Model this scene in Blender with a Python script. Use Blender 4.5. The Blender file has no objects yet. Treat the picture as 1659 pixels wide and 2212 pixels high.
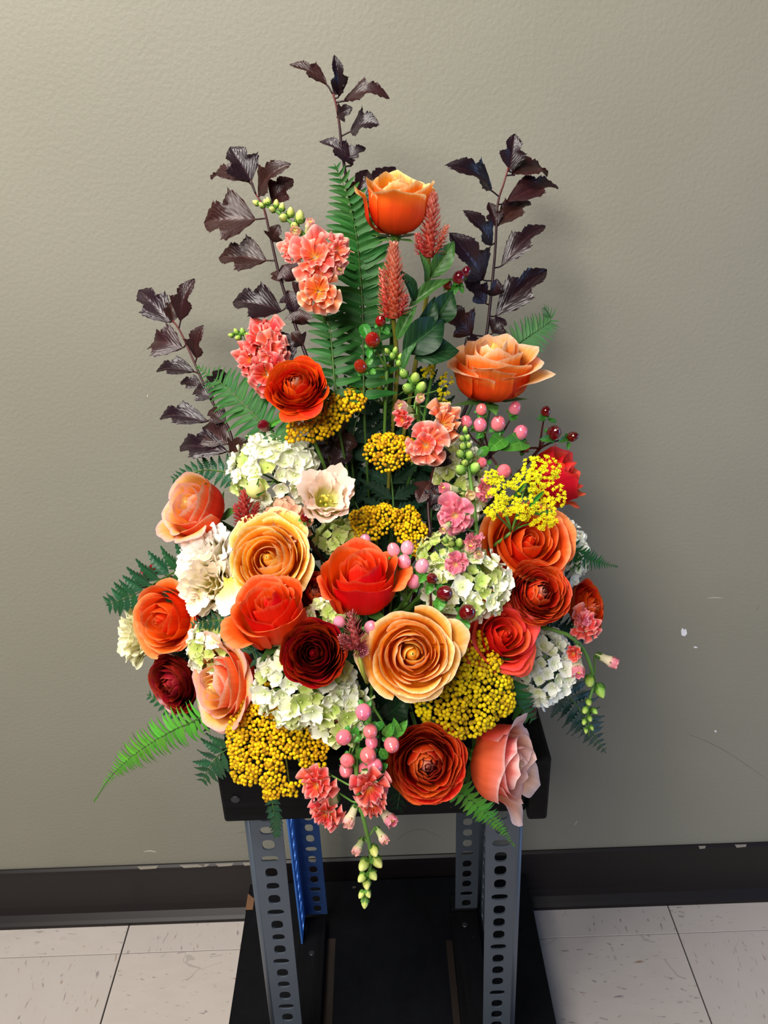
import bpy, bmesh, math, random
import numpy as np
from mathutils import Vector, Matrix

# ------------------------------------------------------------------ camera, world, lights, exposure
SC = bpy.context.scene
COL = SC.collection
FPX = 1750.0                                   # focal length in pixels of the 1659 x 2212 frame
PITCH, ROLL = math.radians(26.7), math.radians(2.1)
CAM = Vector((0.0, -0.946, 1.23))
FW = Vector((0, math.cos(PITCH), -math.sin(PITCH)))
_r0 = Vector((1, 0, 0)); _u0 = _r0.cross(FW)
RT = _r0 * math.cos(ROLL) - _u0 * math.sin(ROLL)
UP = _r0 * math.sin(ROLL) + _u0 * math.cos(ROLL)
cd = bpy.data.cameras.new('camera'); cam = bpy.data.objects.new('camera', cd); COL.objects.link(cam)
cd.sensor_fit = 'VERTICAL'; cd.sensor_height = 36.0; cd.lens = FPX * 36.0 / 2212.0
cd.clip_start = 0.01
cam.matrix_world = Matrix(((RT.x, UP.x, -FW.x, CAM.x), (RT.y, UP.y, -FW.y, CAM.y), (RT.z, UP.z, -FW.z, CAM.z), (0, 0, 0, 1)))
SC.camera = cam

w = bpy.data.worlds.new('room_light'); SC.world = w; w.use_nodes = True
w.node_tree.nodes['Background'].inputs[0].default_value = (0.72, 0.82, 1.0, 1)
w.node_tree.nodes['Background'].inputs[1].default_value = 0.05

def area(name, loc, target, sx, sy, power, colour):
    l = bpy.data.lights.new(name, 'AREA'); l.shape = 'RECTANGLE'; l.size = sx; l.size_y = sy
    l.energy = power; l.color = colour
    o = bpy.data.objects.new(name, l); COL.objects.link(o); o.location = loc
    o.rotation_euler = (Vector(target) - Vector(loc)).to_track_quat('-Z', 'Y').to_euler()
    return o
area('ceiling_light', (-0.75, -0.85, 2.45), (-0.15, -0.25, 0.9), 0.9, 0.45, 50, (1.0, 0.95, 0.87))
area('ceiling_light_rear', (-0.65, -1.9, 2.15), (0.0, -0.2, 0.8), 1.0, 0.5, 46, (1.0, 0.96, 0.90))
area('window_light', (2.3, -0.75, 0.6), (0.0, -0.25, 0.45), 1.0, 1.0, 17, (0.30, 0.52, 1.0))
SC.view_settings.view_transform = 'Standard'
SC.view_settings.look = 'None'
SC.view_settings.exposure = -0.05
SC.view_settings.gamma = 1.0
SC.view_settings.use_curve_mapping = False

# ------------------------------------------------------------------ helpers: placing
def ray(x, y): return FW + RT * ((x - 829.5) / FPX) - UP * ((y - 1106.0) / FPX)
def at(x, y, Y):
    d = ray(x, y); return CAM + d * ((Y - CAM.y) / d.y)
def mpp(p): return (Vector(p) - CAM).dot(FW) / FPX        # metres per pixel at a point
_yk = [(100, -.17), (400, -.19), (700, -.22), (900, -.26), (1050, -.30), (1200, -.355), (1400, -.405), (1550, -.425), (1750, -.43), (2000, -.42)]
def Yd(x, y):
    ys = [k[0] for k in _yk]; vs = [k[1] for k in _yk]
    return float(np.interp(y, ys, vs)) + 0.11 * ((x - 790) / 480.0) ** 2
def P(x, y, d=0.0):
    """a point of the bouquet's front surface; d moves it back (+) or forward (-)"""
    return at(x, y, Yd(x, y) + d)
def D(r, u, t): return (RT * r + UP * u - FW * t).normalized()
FOAM = Vector((-0.012, -0.215, 0.70))

def frame(axis, roll=0.0):
    z = Vector(axis).normalized()
    x = RT - z * RT.dot(z)
    if x.length < 1e-3: x = UP - z * UP.dot(z)
    x.normalize(); y = z.cross(x)
    c, s = math.cos(roll), math.sin(roll)
    x2 = x * c + y * s; y2 = z.cross(x2)
    return Matrix(((x2.x, y2.x, z.x), (x2.y, y2.y, z.y), (x2.z, y2.z, z.z)))

# ------------------------------------------------------------------ helpers: meshes and objects
def mesh(name, vs, fs, uv=None, smooth=True):
    m = bpy.data.meshes.new(name)
    m.from_pydata([tuple(v) for v in vs], [], fs)
    if uv is not None:
        l = m.uv_layers.new(name='UVMap')
        idx = np.empty(len(m.loops), dtype=np.int32); m.loops.foreach_get('vertex_index', idx)
        l.data.foreach_set('uv', np.asarray(uv, dtype=np.float32)[idx].ravel())
    if smooth: m.polygons.foreach_set('use_smooth', [True] * len(m.polygons))
    m.update()
    return m
def obj(name, me, mat=None, parent=None, M=None, kind=None):
    o = bpy.data.objects.new(name, me); COL.objects.link(o)
    if parent is not None: o.parent = parent
    if M is not None: o.matrix_local = M
    if mat is not None and me is not None and len(me.materials) == 0: me.materials.append(mat)
    if kind: o['kind'] = kind
    return o
def thing(name, label, cat, group=None, loc=(0, 0, 0), rot=None):
    o = bpy.data.objects.new(name, None); COL.objects.link(o); o.empty_display_size = 0.01
    M = Matrix.Translation(Vector(loc))
    if rot is not None: M = M @ rot.to_4x4()
    o.matrix_world = M
    o['label'] = label; o['category'] = cat
    if group: o['group'] = group
    o_inv[o.name] = M.inverted()
    return o
o_inv = {}
def loc_of(t, p): return o_inv[t.name] @ Vector(p)

def tube_data(pts, rad, n=6, cap=True):
    pts = [Vector(p) for p in pts]; vs, fs, uv = [], [], []
    if not hasattr(rad, '__len__'): rad = [rad] * len(pts)
    prev = None
    for i, p in enumerate(pts):
        d = (pts[min(i + 1, len(pts) - 1)] - pts[max(i - 1, 0)]).normalized()
        if prev is None:
            a = d.orthogonal().normalized()
        else:
            a = (prev - d * prev.dot(d)).normalized()
        prev = a; b = d.cross(a)
        for k in range(n):
            t = 2 * math.pi * k / n
            vs.append(p + (a * math.cos(t) + b * math.sin(t)) * rad[i]); uv.append((k / n, i / max(1, len(pts) - 1)))
    for i in range(len(pts) - 1):
        for k in range(n):
            k2 = (k + 1) % n
            fs.append((i * n + k, i * n + k2, (i + 1) * n + k2, (i + 1) * n + k))
    if cap:
        fs.append(tuple(range(n - 1, -1, -1))); fs.append(tuple(range((len(pts) - 1) * n, len(pts) * n)))
    return vs, fs, uv
def bez(a, b, c, d, n=9):
    a, b, c, d = map(Vector, (a, b, c, d)); out = []
    for i in range(n):
        t = i / (n - 1); s = 1 - t
        out.append(a * s ** 3 + b * 3 * s * s * t + c * 3 * s * t * t + d * t ** 3)
    return out
def smooth_path(pts, n=24):
    pts = [Vector(p) for p in pts]; out = []
    m = len(pts) - 1
    for i in range(n):
        f = i / (n - 1) * m; k = min(int(f), m - 1); t = f - k
        p0 = pts[max(k - 1, 0)]; p1 = pts[k]; p2 = pts[k + 1]; p3 = pts[min(k + 2, m)]
        out.append(0.5 * ((2 * p1) + (p2 - p0) * t + (2 * p0 - 5 * p1 + 4 * p2 - p3) * t * t + (3 * p1 - p0 - 3 * p2 + p3) * t ** 3))
    return out
def add_tube(name, t, wpts, rad, mat, n=6, parent=None):
    vs, fs, uv = tube_data([loc_of(t, p) for p in wpts], rad, n)
    return obj(name, mesh(name, vs, fs, uv), mat, parent or t)
def stem_to_foam(t, start, axis, mat, rad=0.0022, pull=0.08, name='stem'):
    """a stalk from the back of a bloom down into the floral foam"""
    s = Vector(start); a = Vector(axis).normalized()
    e = FOAM + Vector(((s.x - FOAM.x) * .25, (s.y - FOAM.y) * .2, -0.01))
    L = (e - s).length
    mid = e + Vector((0, 0, min(.1, L * .4))) + (s - e) * .15
    return add_tube(name, t, bez(s, s - a * min(pull, L * .35), mid, e, 10), rad, mat, 6)

def grid(nu, nv, fn):
    vs, uv, fs = [], [], []
    for j in range(nv + 1):
        for i in range(nu + 1):
            u = -1 + 2 * i / nu; v = j / nv
            vs.append(fn(u, v)); uv.append((0.5 + 0.5 * u, v))
    for j in range(nv):
        for i in range(nu):
            a = j * (nu + 1) + i
            fs.append((a, a + 1, a + nu + 2, a + nu + 1))
    return vs, fs, uv
class Acc:
    def __init__(s): s.v, s.f, s.uv = [], [], []
    def add(s, vs, fs, uv=None, M=None):
        o = len(s.v)
        s.v += [tuple(M @ Vector(p)) for p in vs] if M is not None else [tuple(p) for p in vs]
        s.f += [tuple(i + o for i in f) for f in fs]
        s.uv += list(uv) if uv is not None else [(0.5, 0.5)] * len(vs)
        return s
    def mesh(s, name, smooth=True): return mesh(name, s.v, s.f, s.uv, smooth)
def box_data(x0, x1, y0, y1, z0, z1):
    v = [(x, y, z) for z in (z0, z1) for y in (y0, y1) for x in (x0, x1)]
    f = [(0, 2, 3, 1), (4, 5, 7, 6), (0, 1, 5, 4), (2, 6, 7, 3), (0, 4, 6, 2), (1, 3, 7, 5)]
    return v, f
def box_obj(name, b, mat, parent=None, bevel=0.0015):
    vs, fs = box_data(*b); me = mesh(name, vs, fs, smooth=False)
    o = obj(name, me, mat, parent)
    if bevel:
        m = o.modifiers.new('bevel', 'BEVEL'); m.width = bevel; m.segments = 2
    return o
def sphere_data(nu=12, nv=8, r=1.0, sz=1.0):
    vs, fs, uv = [], [], []
    for j in range(nv + 1):
        th = math.pi * j / nv
        for i in range(nu):
            ph = 2 * math.pi * i / nu
            vs.append((r * math.sin(th) * math.cos(ph), r * math.sin(th) * math.sin(ph), -r * sz * math.cos(th))); uv.append((i / nu, j / nv))
    for j in range(nv):
        for i in range(nu):
            i2 = (i + 1) % nu
            fs.append((j * nu + i, j * nu + i2, (j + 1) * nu + i2, (j + 1) * nu + i))
    return vs, fs, uv

# ------------------------------------------------------------------ helpers: materials
def lin(h):
    h = h.lstrip('#'); out = []
    for i in (0, 2, 4):
        c = int(h[i:i + 2], 16) / 255.0
        out.append(c / 12.92 if c <= .04045 else ((c + .055) / 1.055) ** 2.4)
    return tuple(out) + (1.0,)
def new_mat(name):
    m = bpy.data.materials.new(name); m.use_nodes = True
    nt = m.node_tree; nt.nodes.clear()
    return m, nt, nt.nodes, nt.links
def ramp(nd, stops):
    r = nd.new('ShaderNodeValToRGB'); e = r.color_ramp.elements
    while len(e) < len(stops): e.new(0.5)
    for k, (p, c) in enumerate(stops):
        e[k].position = p; e[k].color = lin(c) if isinstance(c, str) else c
    return r
def vary(nd, ln, col, amount, hue=0.0):
    """a little difference from object to object"""
    oi = nd.new('ShaderNodeObjectInfo'); mr = nd.new('ShaderNodeMapRange')
    mr.inputs[3].default_value = 1 - amount; mr.inputs[4].default_value = 1 + amount
    ln.new(oi.outputs['Random'], mr.inputs[0])
    hs = nd.new('ShaderNodeHueSaturation'); ln.new(col, hs.inputs['Color']); ln.new(mr.outputs[0], hs.inputs['Value'])
    if hue:
        m2 = nd.new('ShaderNodeMapRange'); m2.inputs[3].default_value = .5 - hue; m2.inputs[4].default_value = .5 + hue
        mt = nd.new('ShaderNodeMath'); mt.operation = 'FRACT'; mm = nd.new('ShaderNodeMath'); mm.operation = 'MULTIPLY'; mm.inputs[1].default_value = 7.31
        ln.new(oi.outputs['Random'], mm.inputs[0]); ln.new(mm.outputs[0], mt.inputs[0]); ln.new(mt.outputs[0], m2.inputs[0]); ln.new(m2.outputs[0], hs.inputs['Hue'])
    return hs.outputs[0]
def finish(m, nt, nd, ln, col, rough=.5, spec=.3, trans=.25, bump=None, coat=0.0):
    b = nd.new('ShaderNodeBsdfPrincipled'); out = nd.new('ShaderNodeOutputMaterial')
    ln.new(col, b.inputs['Base Color']); b.inputs['Roughness'].default_value = rough
    b.inputs['Specular IOR Level'].default_value = spec
    if coat: b.inputs['Coat Weight'].default_value = coat; b.inputs['Coat Roughness'].default_value = .08
    if bump is not None: ln.new(bump, b.inputs['Normal'])
    if trans > 0:
        t = nd.new('ShaderNodeBsdfTranslucent'); ln.new(col, t.inputs['Color'])
        mx = nd.new('ShaderNodeMixShader'); mx.inputs[0].default_value = trans
        ln.new(b.outputs[0], mx.inputs[1]); ln.new(t.outputs[0], mx.inputs[2]); ln.new(mx.outputs[0], out.inputs[0])
    else:
        ln.new(b.outputs[0], out.inputs[0])
    return m
def petal_mat(name, inner, outer, rough=.55, spec=.25, trans=.38, vv=.06, streak=.08, coat=0):
    """two-sided petal: inner and outer face have their own colour run from base (0) to rim (1)"""
    m, nt, nd, ln = new_mat(name)
    uv = nd.new('ShaderNodeUVMap'); sp = nd.new('ShaderNodeSeparateXYZ'); ln.new(uv.outputs[0], sp.inputs[0])
    ri = ramp(nd, inner); ro = ramp(nd, outer)
    mp = nd.new('ShaderNodeMapping'); mp.inputs['Scale'].default_value = (16, 1.4, 1); ln.new(uv.outputs[0], mp.inputs[0])
    oi = nd.new('ShaderNodeObjectInfo'); cx = nd.new('ShaderNodeCombineXYZ'); ln.new(oi.outputs['Random'], cx.inputs[2])
    ad = nd.new('ShaderNodeVectorMath'); ad.operation = 'MULTIPLY_ADD'; ad.inputs[1].default_value = (1, 1, 1)
    ln.new(mp.outputs[0], ad.inputs[0]); sc = nd.new('ShaderNodeVectorMath'); sc.operation = 'SCALE'; sc.inputs['Scale'].default_value = 40
    ln.new(cx.outputs[0], sc.inputs[0]); ln.new(sc.outputs[0], ad.inputs[2])
    nz = nd.new('ShaderNodeTexNoise'); nz.inputs['Scale'].default_value = 1.0; nz.inputs['Detail'].default_value = 3; ln.new(ad.outputs[0], nz.inputs['Vector'])
    # streaks also push the colour run up and down a little
    ms = nd.new('ShaderNodeMath'); ms.operation = 'MULTIPLY_ADD'; ms.inputs[1].default_value = .10; ln.new(nz.outputs[0], ms.inputs[0])
    sub = nd.new('ShaderNodeMath'); sub.operation = 'SUBTRACT'; sub.inputs[1].default_value = .05; ln.new(sp.outputs[1], sub.inputs[0]); ln.new(sub.outputs[0], ms.inputs[2])
    ln.new(ms.outputs[0], ri.inputs[0]); ln.new(ms.outputs[0], ro.inputs[0])
    g = nd.new('ShaderNodeNewGeometry'); mx = nd.new('ShaderNodeMix'); mx.data_type = 'RGBA'
    ln.new(g.outputs['Backfacing'], mx.inputs[0]); ln.new(ro.outputs[0], mx.inputs[6]); ln.new(ri.outputs[0], mx.inputs[7])
    mr = nd.new('ShaderNodeMapRange'); mr.inputs[1].default_value = .3; mr.inputs[2].default_value = .7; mr.inputs[3].default_value = 1 - streak; mr.inputs[4].default_value = 1 + streak
    ln.new(nz.outputs[0], mr.inputs[0])
    hs = nd.new('ShaderNodeHueSaturation'); ln.new(mx.outputs[2], hs.inputs['Color']); ln.new(mr.outputs[0], hs.inputs['Value'])
    col = vary(nd, ln, hs.outputs[0], vv, .008)
    bp = nd.new('ShaderNodeBump'); bp.inputs['Strength'].default_value = .12; bp.inputs['Distance'].default_value = .001; ln.new(nz.outputs[0], bp.inputs['Height'])
    return finish(m, nt, nd, ln, col, rough, spec, trans, bp.outputs[0], coat)
def leaf_mat(name, front, back, vein, veins=7.0, rough=.4, spec=.4, trans=.18, vv=.15, hue=.012, tilt=.55, veinw=.10):
    m, nt, nd, ln = new_mat(name)
    uv = nd.new('ShaderNodeUVMap'); sp = nd.new('ShaderNodeSeparateXYZ'); ln.new(uv.outputs[0], sp.inputs[0])
    a = nd.new('ShaderNodeMath'); a.operation = 'SUBTRACT'; a.inputs[1].default_value = .5; ln.new(sp.outputs[0], a.inputs[0])
    ab = nd.new('ShaderNodeMath'); ab.operation = 'ABSOLUTE'; ln.new(a.outputs[0], ab.inputs[0])
    k = nd.new('ShaderNodeMath'); k.operation = 'MULTIPLY_ADD'; k.inputs[1].default_value = -tilt; ln.new(ab.outputs[0], k.inputs[0]); ln.new(sp.outputs[1], k.inputs[2])
    s = nd.new('ShaderNodeMath'); s.operation = 'MULTIPLY'; s.inputs[1].default_value = veins; ln.new(k.outputs[0], s.inputs[0])
    pp = nd.new('ShaderNodeMath'); pp.operation = 'PINGPONG'; pp.inputs[1].default_value = .5; ln.new(s.outputs[0], pp.inputs[0])
    l1 = nd.new('ShaderNodeMath'); l1.operation = 'LESS_THAN'; l1.inputs[1].default_value = veinw * .6; ln.new(pp.outputs[0], l1.inputs[0])
    l2 = nd.new('ShaderNodeMath'); l2.operation = 'LESS_THAN'; l2.inputs[1].default_value = .022; ln.new(ab.outputs[0], l2.inputs[0])
    mxv = nd.new('ShaderNodeMath'); mxv.operation = 'MAXIMUM'; ln.new(l1.outputs[0], mxv.inputs[0]); ln.new(l2.outputs[0], mxv.inputs[1])
    g = nd.new('ShaderNodeNewGeometry'); mx = nd.new('ShaderNodeMix'); mx.data_type = 'RGBA'
    nz = nd.new('ShaderNodeTexNoise'); nz.inputs['Scale'].default_value = 4; nz.inputs['Detail'].default_value = 3; ln.new(uv.outputs[0], nz.inputs[0])
    mx.inputs[6].default_value = lin(front); mx.inputs[7].default_value = lin(back); ln.new(g.outputs['Backfacing'], mx.inputs[0])
    m2 = nd.new('ShaderNodeMix'); m2.data_type = 'RGBA'; ln.new(mx.outputs[2], m2.inputs[6]); m2.inputs[7].default_value = lin(vein)
    sc = nd.new('ShaderNodeMath'); sc.operation = 'MULTIPLY'; sc.inputs[1].default_value = .55; ln.new(mxv.outputs[0], sc.inputs[0]); ln.new(sc.outputs[0], m2.inputs[0])
    mr = nd.new('ShaderNodeMapRange'); mr.inputs[3].default_value = .75; mr.inputs[4].default_value = 1.25; ln.new(nz.outputs[0], mr.inputs[0])
    hs = nd.new('ShaderNodeHueSaturation'); ln.new(m2.outputs[2], hs.inputs['Color']); ln.new(mr.outputs[0], hs.inputs['Value'])
    col = vary(nd, ln, hs.outputs[0], vv, hue)
    bp = nd.new('ShaderNodeBump'); bp.inputs['Strength'].default_value = .3; bp.inputs['Distance'].default_value = .001; ln.new(pp.outputs[0], bp.inputs['Height'])
    return finish(m, nt, nd, ln, col, rough, spec, trans, bp.outputs[0])
def plain_mat(name, stops, rough=.5, spec=.3, trans=0.0, vv=.1, hue=.01, noise=25.0, bump=.0, coat=0.0, axis='v', namt=.25):
    """colour run along the mesh's own v, broken by fine noise"""
    m, nt, nd, ln = new_mat(name)
    uv = nd.new('ShaderNodeUVMap'); sp = nd.new('ShaderNodeSeparateXYZ'); ln.new(uv.outputs[0], sp.inputs[0])
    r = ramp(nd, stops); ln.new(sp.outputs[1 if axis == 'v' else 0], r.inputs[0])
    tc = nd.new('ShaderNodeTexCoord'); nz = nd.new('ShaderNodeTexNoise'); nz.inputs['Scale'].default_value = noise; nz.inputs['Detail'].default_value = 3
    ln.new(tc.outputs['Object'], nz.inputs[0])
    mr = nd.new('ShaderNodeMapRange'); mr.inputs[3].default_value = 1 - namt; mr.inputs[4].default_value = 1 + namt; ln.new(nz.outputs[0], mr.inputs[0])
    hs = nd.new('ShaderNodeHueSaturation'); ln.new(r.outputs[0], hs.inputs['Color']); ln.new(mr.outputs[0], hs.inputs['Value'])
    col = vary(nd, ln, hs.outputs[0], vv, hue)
    bo = None
    if bump:
        bp = nd.new('ShaderNodeBump'); bp.inputs['Strength'].default_value = bump; bp.inputs['Distance'].default_value = .001; ln.new(nz.outputs[0], bp.inputs['Height']); bo = bp.outputs[0]
    return finish(m, nt, nd, ln, col, rough, spec, trans, bo, coat)

# ------------------------------------------------------------------ the setting
def wall_mat():
    m, nt, nd, ln = new_mat('wall_paint')
    tc = nd.new('ShaderNodeTexCoord')
    n1 = nd.new('ShaderNodeTexNoise'); n1.inputs['Scale'].default_value = 210; n1.inputs['Detail'].default_value = 4; ln.new(tc.outputs['Object'], n1.inputs[0])
    n2 = nd.new('ShaderNodeTexNoise'); n2.inputs['Scale'].default_value = 3; n2.inputs['Detail'].default_value = 5; ln.new(tc.outputs['Object'], n2.inputs[0])
    r = ramp(nd, [(.3, '#848174'), (.7, '#8B887B')]); ln.new(n2.outputs[0], r.inputs[0])
    bp = nd.new('ShaderNodeBump'); bp.inputs['Strength'].default_value = .30; bp.inputs['Distance'].default_value = .0016; ln.new(n1.outputs[0], bp.inputs['Height'])
    return finish(m, nt, nd, ln, r.outputs[0], .55, .25, 0, bp.outputs[0])
def tile_mat(name, turn, base):
    m, nt, nd, ln = new_mat(name)
    tc = nd.new('ShaderNodeTexCoord'); oi = nd.new('ShaderNodeObjectInfo')
    ad = nd.new('ShaderNodeVectorMath'); ad.operation = 'ADD'; ln.new(tc.outputs['Object'], ad.inputs[0])
    cx = nd.new('ShaderNodeCombineXYZ'); mm = nd.new('ShaderNodeMath'); mm.operation = 'MULTIPLY'; mm.inputs[1].default_value = 31; ln.new(oi.outputs['Random'], mm.inputs[0])
    ln.new(mm.outputs[0], cx.inputs[2]); ln.new(cx.outputs[0], ad.inputs[1])
    def streak(scale, st, lo, hi):
        mp = nd.new('ShaderNodeMapping'); mp.inputs['Scale'].default_value = (scale, scale * st, 1) if turn else (scale * st, scale, 1)
        ln.new(ad.outputs[0], mp.inputs[0])
        n = nd.new('ShaderNodeTexNoise'); n.inputs['Scale'].default_value = 1; n.inputs['Detail'].default_value = 2; n.inputs['Distortion'].default_value = .4
        ln.new(mp.outputs[0], n.inputs[0])
        r = nd.new('ShaderNodeMapRange'); r.inputs[1].default_value = lo; r.inputs[2].default_value = hi; ln.new(n.outputs[0], r.inputs[0])
        return r.outputs[0]
    s1 = streak(190, .30, .655, .74); s2 = streak(150, .30, .69, .77); s3 = streak(40, .4, .4, .75)
    b = ramp(nd, [(0, base), (1, '#B0A7A1')]); ln.new(s3, b.inputs[0])
    m1 = nd.new('ShaderNodeMix'); m1.data_type = 'RGBA'; ln.new(s1, m1.inputs[0]); ln.new(b.outputs[0], m1.inputs[6]); m1.inputs[7].default_value = lin('#87817F')
    m2 = nd.new('ShaderNodeMix'); m2.data_type = 'RGBA'; ln.new(s2, m2.inputs[0]); ln.new(m1.outputs[2], m2.inputs[6]); m2.inputs[7].default_value = lin('#8C7264')
    # hair cracks
    v = nd.new('ShaderNodeTexVoronoi'); v.feature = 'DISTANCE_TO_EDGE'; v.inputs['Scale'].default_value = 4.5
    nz = nd.new('ShaderNodeTexNoise'); nz.inputs['Scale'].default_value = 14; ln.new(ad.outputs[0], nz.inputs[0])
    mxv = nd.new('ShaderNodeVectorMath'); mxv.operation = 'MULTIPLY_ADD'; mxv.inputs[1].default_value = (.12, .12, 0); ln.new(nz.outputs['Color'], mxv.inputs[0]); ln.new(ad.outputs[0], mxv.inputs[2])
    ln.new(mxv.outputs[0], v.inputs['Vector'])
    lt = nd.new('ShaderNodeMath'); lt.operation = 'LESS_THAN'; lt.inputs[1].default_value = .0035; ln.new(v.outputs['Distance'], lt.inputs[0])
    gate = nd.new('ShaderNodeMath'); gate.operation = 'GREATER_THAN'; gate.inputs[1].default_value = .56; ln.new(nz.outputs[0], gate.inputs[0])
    lm = nd.new('ShaderNodeMath'); lm.operation = 'MULTIPLY'; ln.new(lt.outputs[0], lm.inputs[0]); ln.new(gate.outputs[0], lm.inputs[1])
    ls = nd.new('ShaderNodeMath'); ls.operation = 'MULTIPLY'; ls.inputs[1].default_value = .3; ln.new(lm.outputs[0], ls.inputs[0])
    m3 = nd.new('ShaderNodeMix'); m3.data_type = 'RGBA'; ln.new(ls.outputs[0], m3.inputs[0]); ln.new(m2.outputs[2], m3.inputs[6]); m3.inputs[7].default_value = lin('#6A625E')
    col = vary(nd, ln, m3.outputs[2], .03)
    return finish(m, nt, nd, ln, col, .38, .35, 0)
def black_wood(name, c0='#050506', c1='#101013', rough=.55, stretch=(8, 90, 90)):
    m, nt, nd, ln = new_mat(name)
    tc = nd.new('ShaderNodeTexCoord'); mp = nd.new('ShaderNodeMapping'); mp.inputs['Scale'].default_value = stretch; ln.new(tc.outputs['Object'], mp.inputs[0])
    n = nd.new('ShaderNodeTexNoise'); n.inputs['Scale'].default_value = 1; n.inputs['Detail'].default_value = 6; n.inputs['Roughness'].default_value = .65; ln.new(mp.outputs[0], n.inputs[0])
    r = ramp(nd, [(.3, c0), (.75, c1)]); ln.new(n.outputs[0], r.inputs[0])
    n2 = nd.new('ShaderNodeTexNoise'); n2.inputs['Scale'].default_value = 60; n2.inputs['Detail'].default_value = 2; ln.new(tc.outputs['Object'], n2.inputs[0])
    g = nd.new('ShaderNodeMapRange'); g.inputs[1].default_value = .76; g.inputs[2].default_value = .8; ln.new(n2.outputs[0], g.inputs[0])
    m1 = nd.new('ShaderNodeMix'); m1.data_type = 'RGBA'; ln.new(g.outputs[0], m1.inputs[0]); ln.new(r.outputs[0], m1.inputs[6]); m1.inputs[7].default_value = lin('#4A4540')
    bp = nd.new('ShaderNodeBump'); bp.inputs['Strength'].default_value = .6; bp.inputs['Distance'].default_value = .0015; ln.new(n.outputs[0], bp.inputs['Height'])
    return finish(m, nt, nd, ln, m1.outputs[2], rough, .10, 0, bp.outputs[0])
def flat_mat(name, c, rough=.5, spec=.3, metal=0.0, noise=40, amt=.2):
    m, nt, nd, ln = new_mat(name)
    tc = nd.new('ShaderNodeTexCoord'); n = nd.new('ShaderNodeTexNoise'); n.inputs['Scale'].default_value = noise; n.inputs['Detail'].default_value = 4; ln.new(tc.outputs['Object'], n.inputs[0])
    mr = nd.new('ShaderNodeMapRange'); mr.inputs[3].default_value = 1 - amt; mr.inputs[4].default_value = 1 + amt; ln.new(n.outputs[0], mr.inputs[0])
    hs = nd.new('ShaderNodeHueSaturation'); hs.inputs['Color'].default_value = lin(c); ln.new(mr.outputs[0], hs.inputs['Value'])
    finish(m, nt, nd, ln, hs.outputs[0], rough, spec, 0)
    for b in nd:
        if b.type == 'BSDF_PRINCIPLED': b.inputs['Metallic'].default_value = metal
    return m

MW = wall_mat()
wall = box_obj('wall_back', (-2.6, 2.6, 0.0, 0.12, 0.0, 2.7), MW, bevel=0); wall['kind'] = 'structure'
# knocks and scuffs in the wall paint
m_chip = flat_mat('bare_plaster', '#E4E2E8', .7); m_scuff = flat_mat('scuff_dark', '#7C7769', .6); m_scuffl = flat_mat('scuff_light', '#B7B2A2', .6)
def wall_patch(name, pts, mat, th=.0006):
    """a shallow flake or scuff on the wall, outlined in wall pixels"""
    ps = [at(x, y, 0.0) for x, y in pts]; n = len(ps)
    vs = [(p.x, -th, p.z) for p in ps] + [(p.x, .0004, p.z) for p in ps]
    fs = [tuple(range(n))] + [(i, n + i, n + (i + 1) % n, (i + 1) % n) for i in range(n)]
    return obj(name, mesh(name, vs, fs, smooth=False), mat, wall)
wall_patch('paint_chip', [(1472, 1372), (1471, 1362), (1474, 1356), (1477, 1360), (1482, 1359), (1484, 1368), (1479, 1374)], m_chip)
wall_patch('paint_chip', [(1498, 1398), (1501, 1396), (1507, 1398), (1503, 1400)], m_chip)
wall_patch('paint_chip', [(1543, 1579), (1546, 1577), (1548, 1580), (1545, 1582)], m_chip)
def scuff(pts, wpx, mat):
    c = smooth_path([Vector((x, y, 0)) for x, y in pts], 14); up, dn = [], []
    for i, p in enumerate(c):
        d = (c[min(i + 1, 13)] - c[max(i - 1, 0)]).normalized(); k = wpx * math.sin(math.pi * (i + .4) / 14)
        up.append((p.x - d.y * k, p.y + d.x * k)); dn.append((p.x + d.y * k, p.y - d.x * k))
    wall_patch('scuff_mark', up + dn[::-1], mat, .0003)
scuff([(1486, 1585), (1530, 1603), (1580, 1630), (1655, 1682)], .9, m_scuff)
scuff([(1528, 1292), (1545, 1291), (1562, 1292)], .7, m_scuffl)
scuff([(858, 1815), (880, 1798), (915, 1792), (960, 1812)], 1.0, m_scuff)
scuff([(508, 1800), (522, 1797), (540, 1795)], 1.1, m_scuff)
scuff([(1634, 1318), (1640, 1309)], 1.2, m_scuff)
scuff([(1240, 1783), (1248, 1772)], .7, m_scuffl)
scuff([(310, 1840), (325, 1838), (338, 1841)], 1.0, m_scuffl)
scuff([(318, 858), (320, 852)], 1.2, m_scuffl)

floor = box_obj('floor', (-2.6, 2.6, -2.6, 0.0, -0.05, -0.0032), flat_mat('floor_mastic', '#1B1817', .8), bevel=0); floor['kind'] = 'structure'
T = .305; tiles = {}
MT = [tile_mat('vinyl_tile', 0, '#B5ACA6'), tile_mat('vinyl_tile_turned', 1, '#B2A9A4')]
def tile_mesh(dx, dy):
    k = (round(dx, 4), round(dy, 4))
    if k not in tiles:
        b = .0007
        v = [(0, 0, -.003), (dx, 0, -.003), (dx, dy, -.003), (0, dy, -.003), (0, 0, -b), (dx, 0, -b), (dx, dy, -b), (0, dy, -b), (b, b, 0), (dx - b, b, 0), (dx - b, dy - b, 0), (b, dy - b, 0)]
        f = [(0, 3, 2, 1), (8, 9, 10, 11)] + [(i, (i + 1) % 4, 4 + (i + 1) % 4, 4 + i) for i in range(4)] + [(4 + i, 4 + (i + 1) % 4, 8 + (i + 1) % 4, 8 + i) for i in range(4)]
        me = mesh('floor_tile', v, f, smooth=False); me.materials.append(MT[0]); tiles[k] = me
    return tiles[k]
rows = [(-.0765, -.0012)] + [(-.0765 - T * (j + 1), -.0765 - T * j) for j in range(7)]
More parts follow.
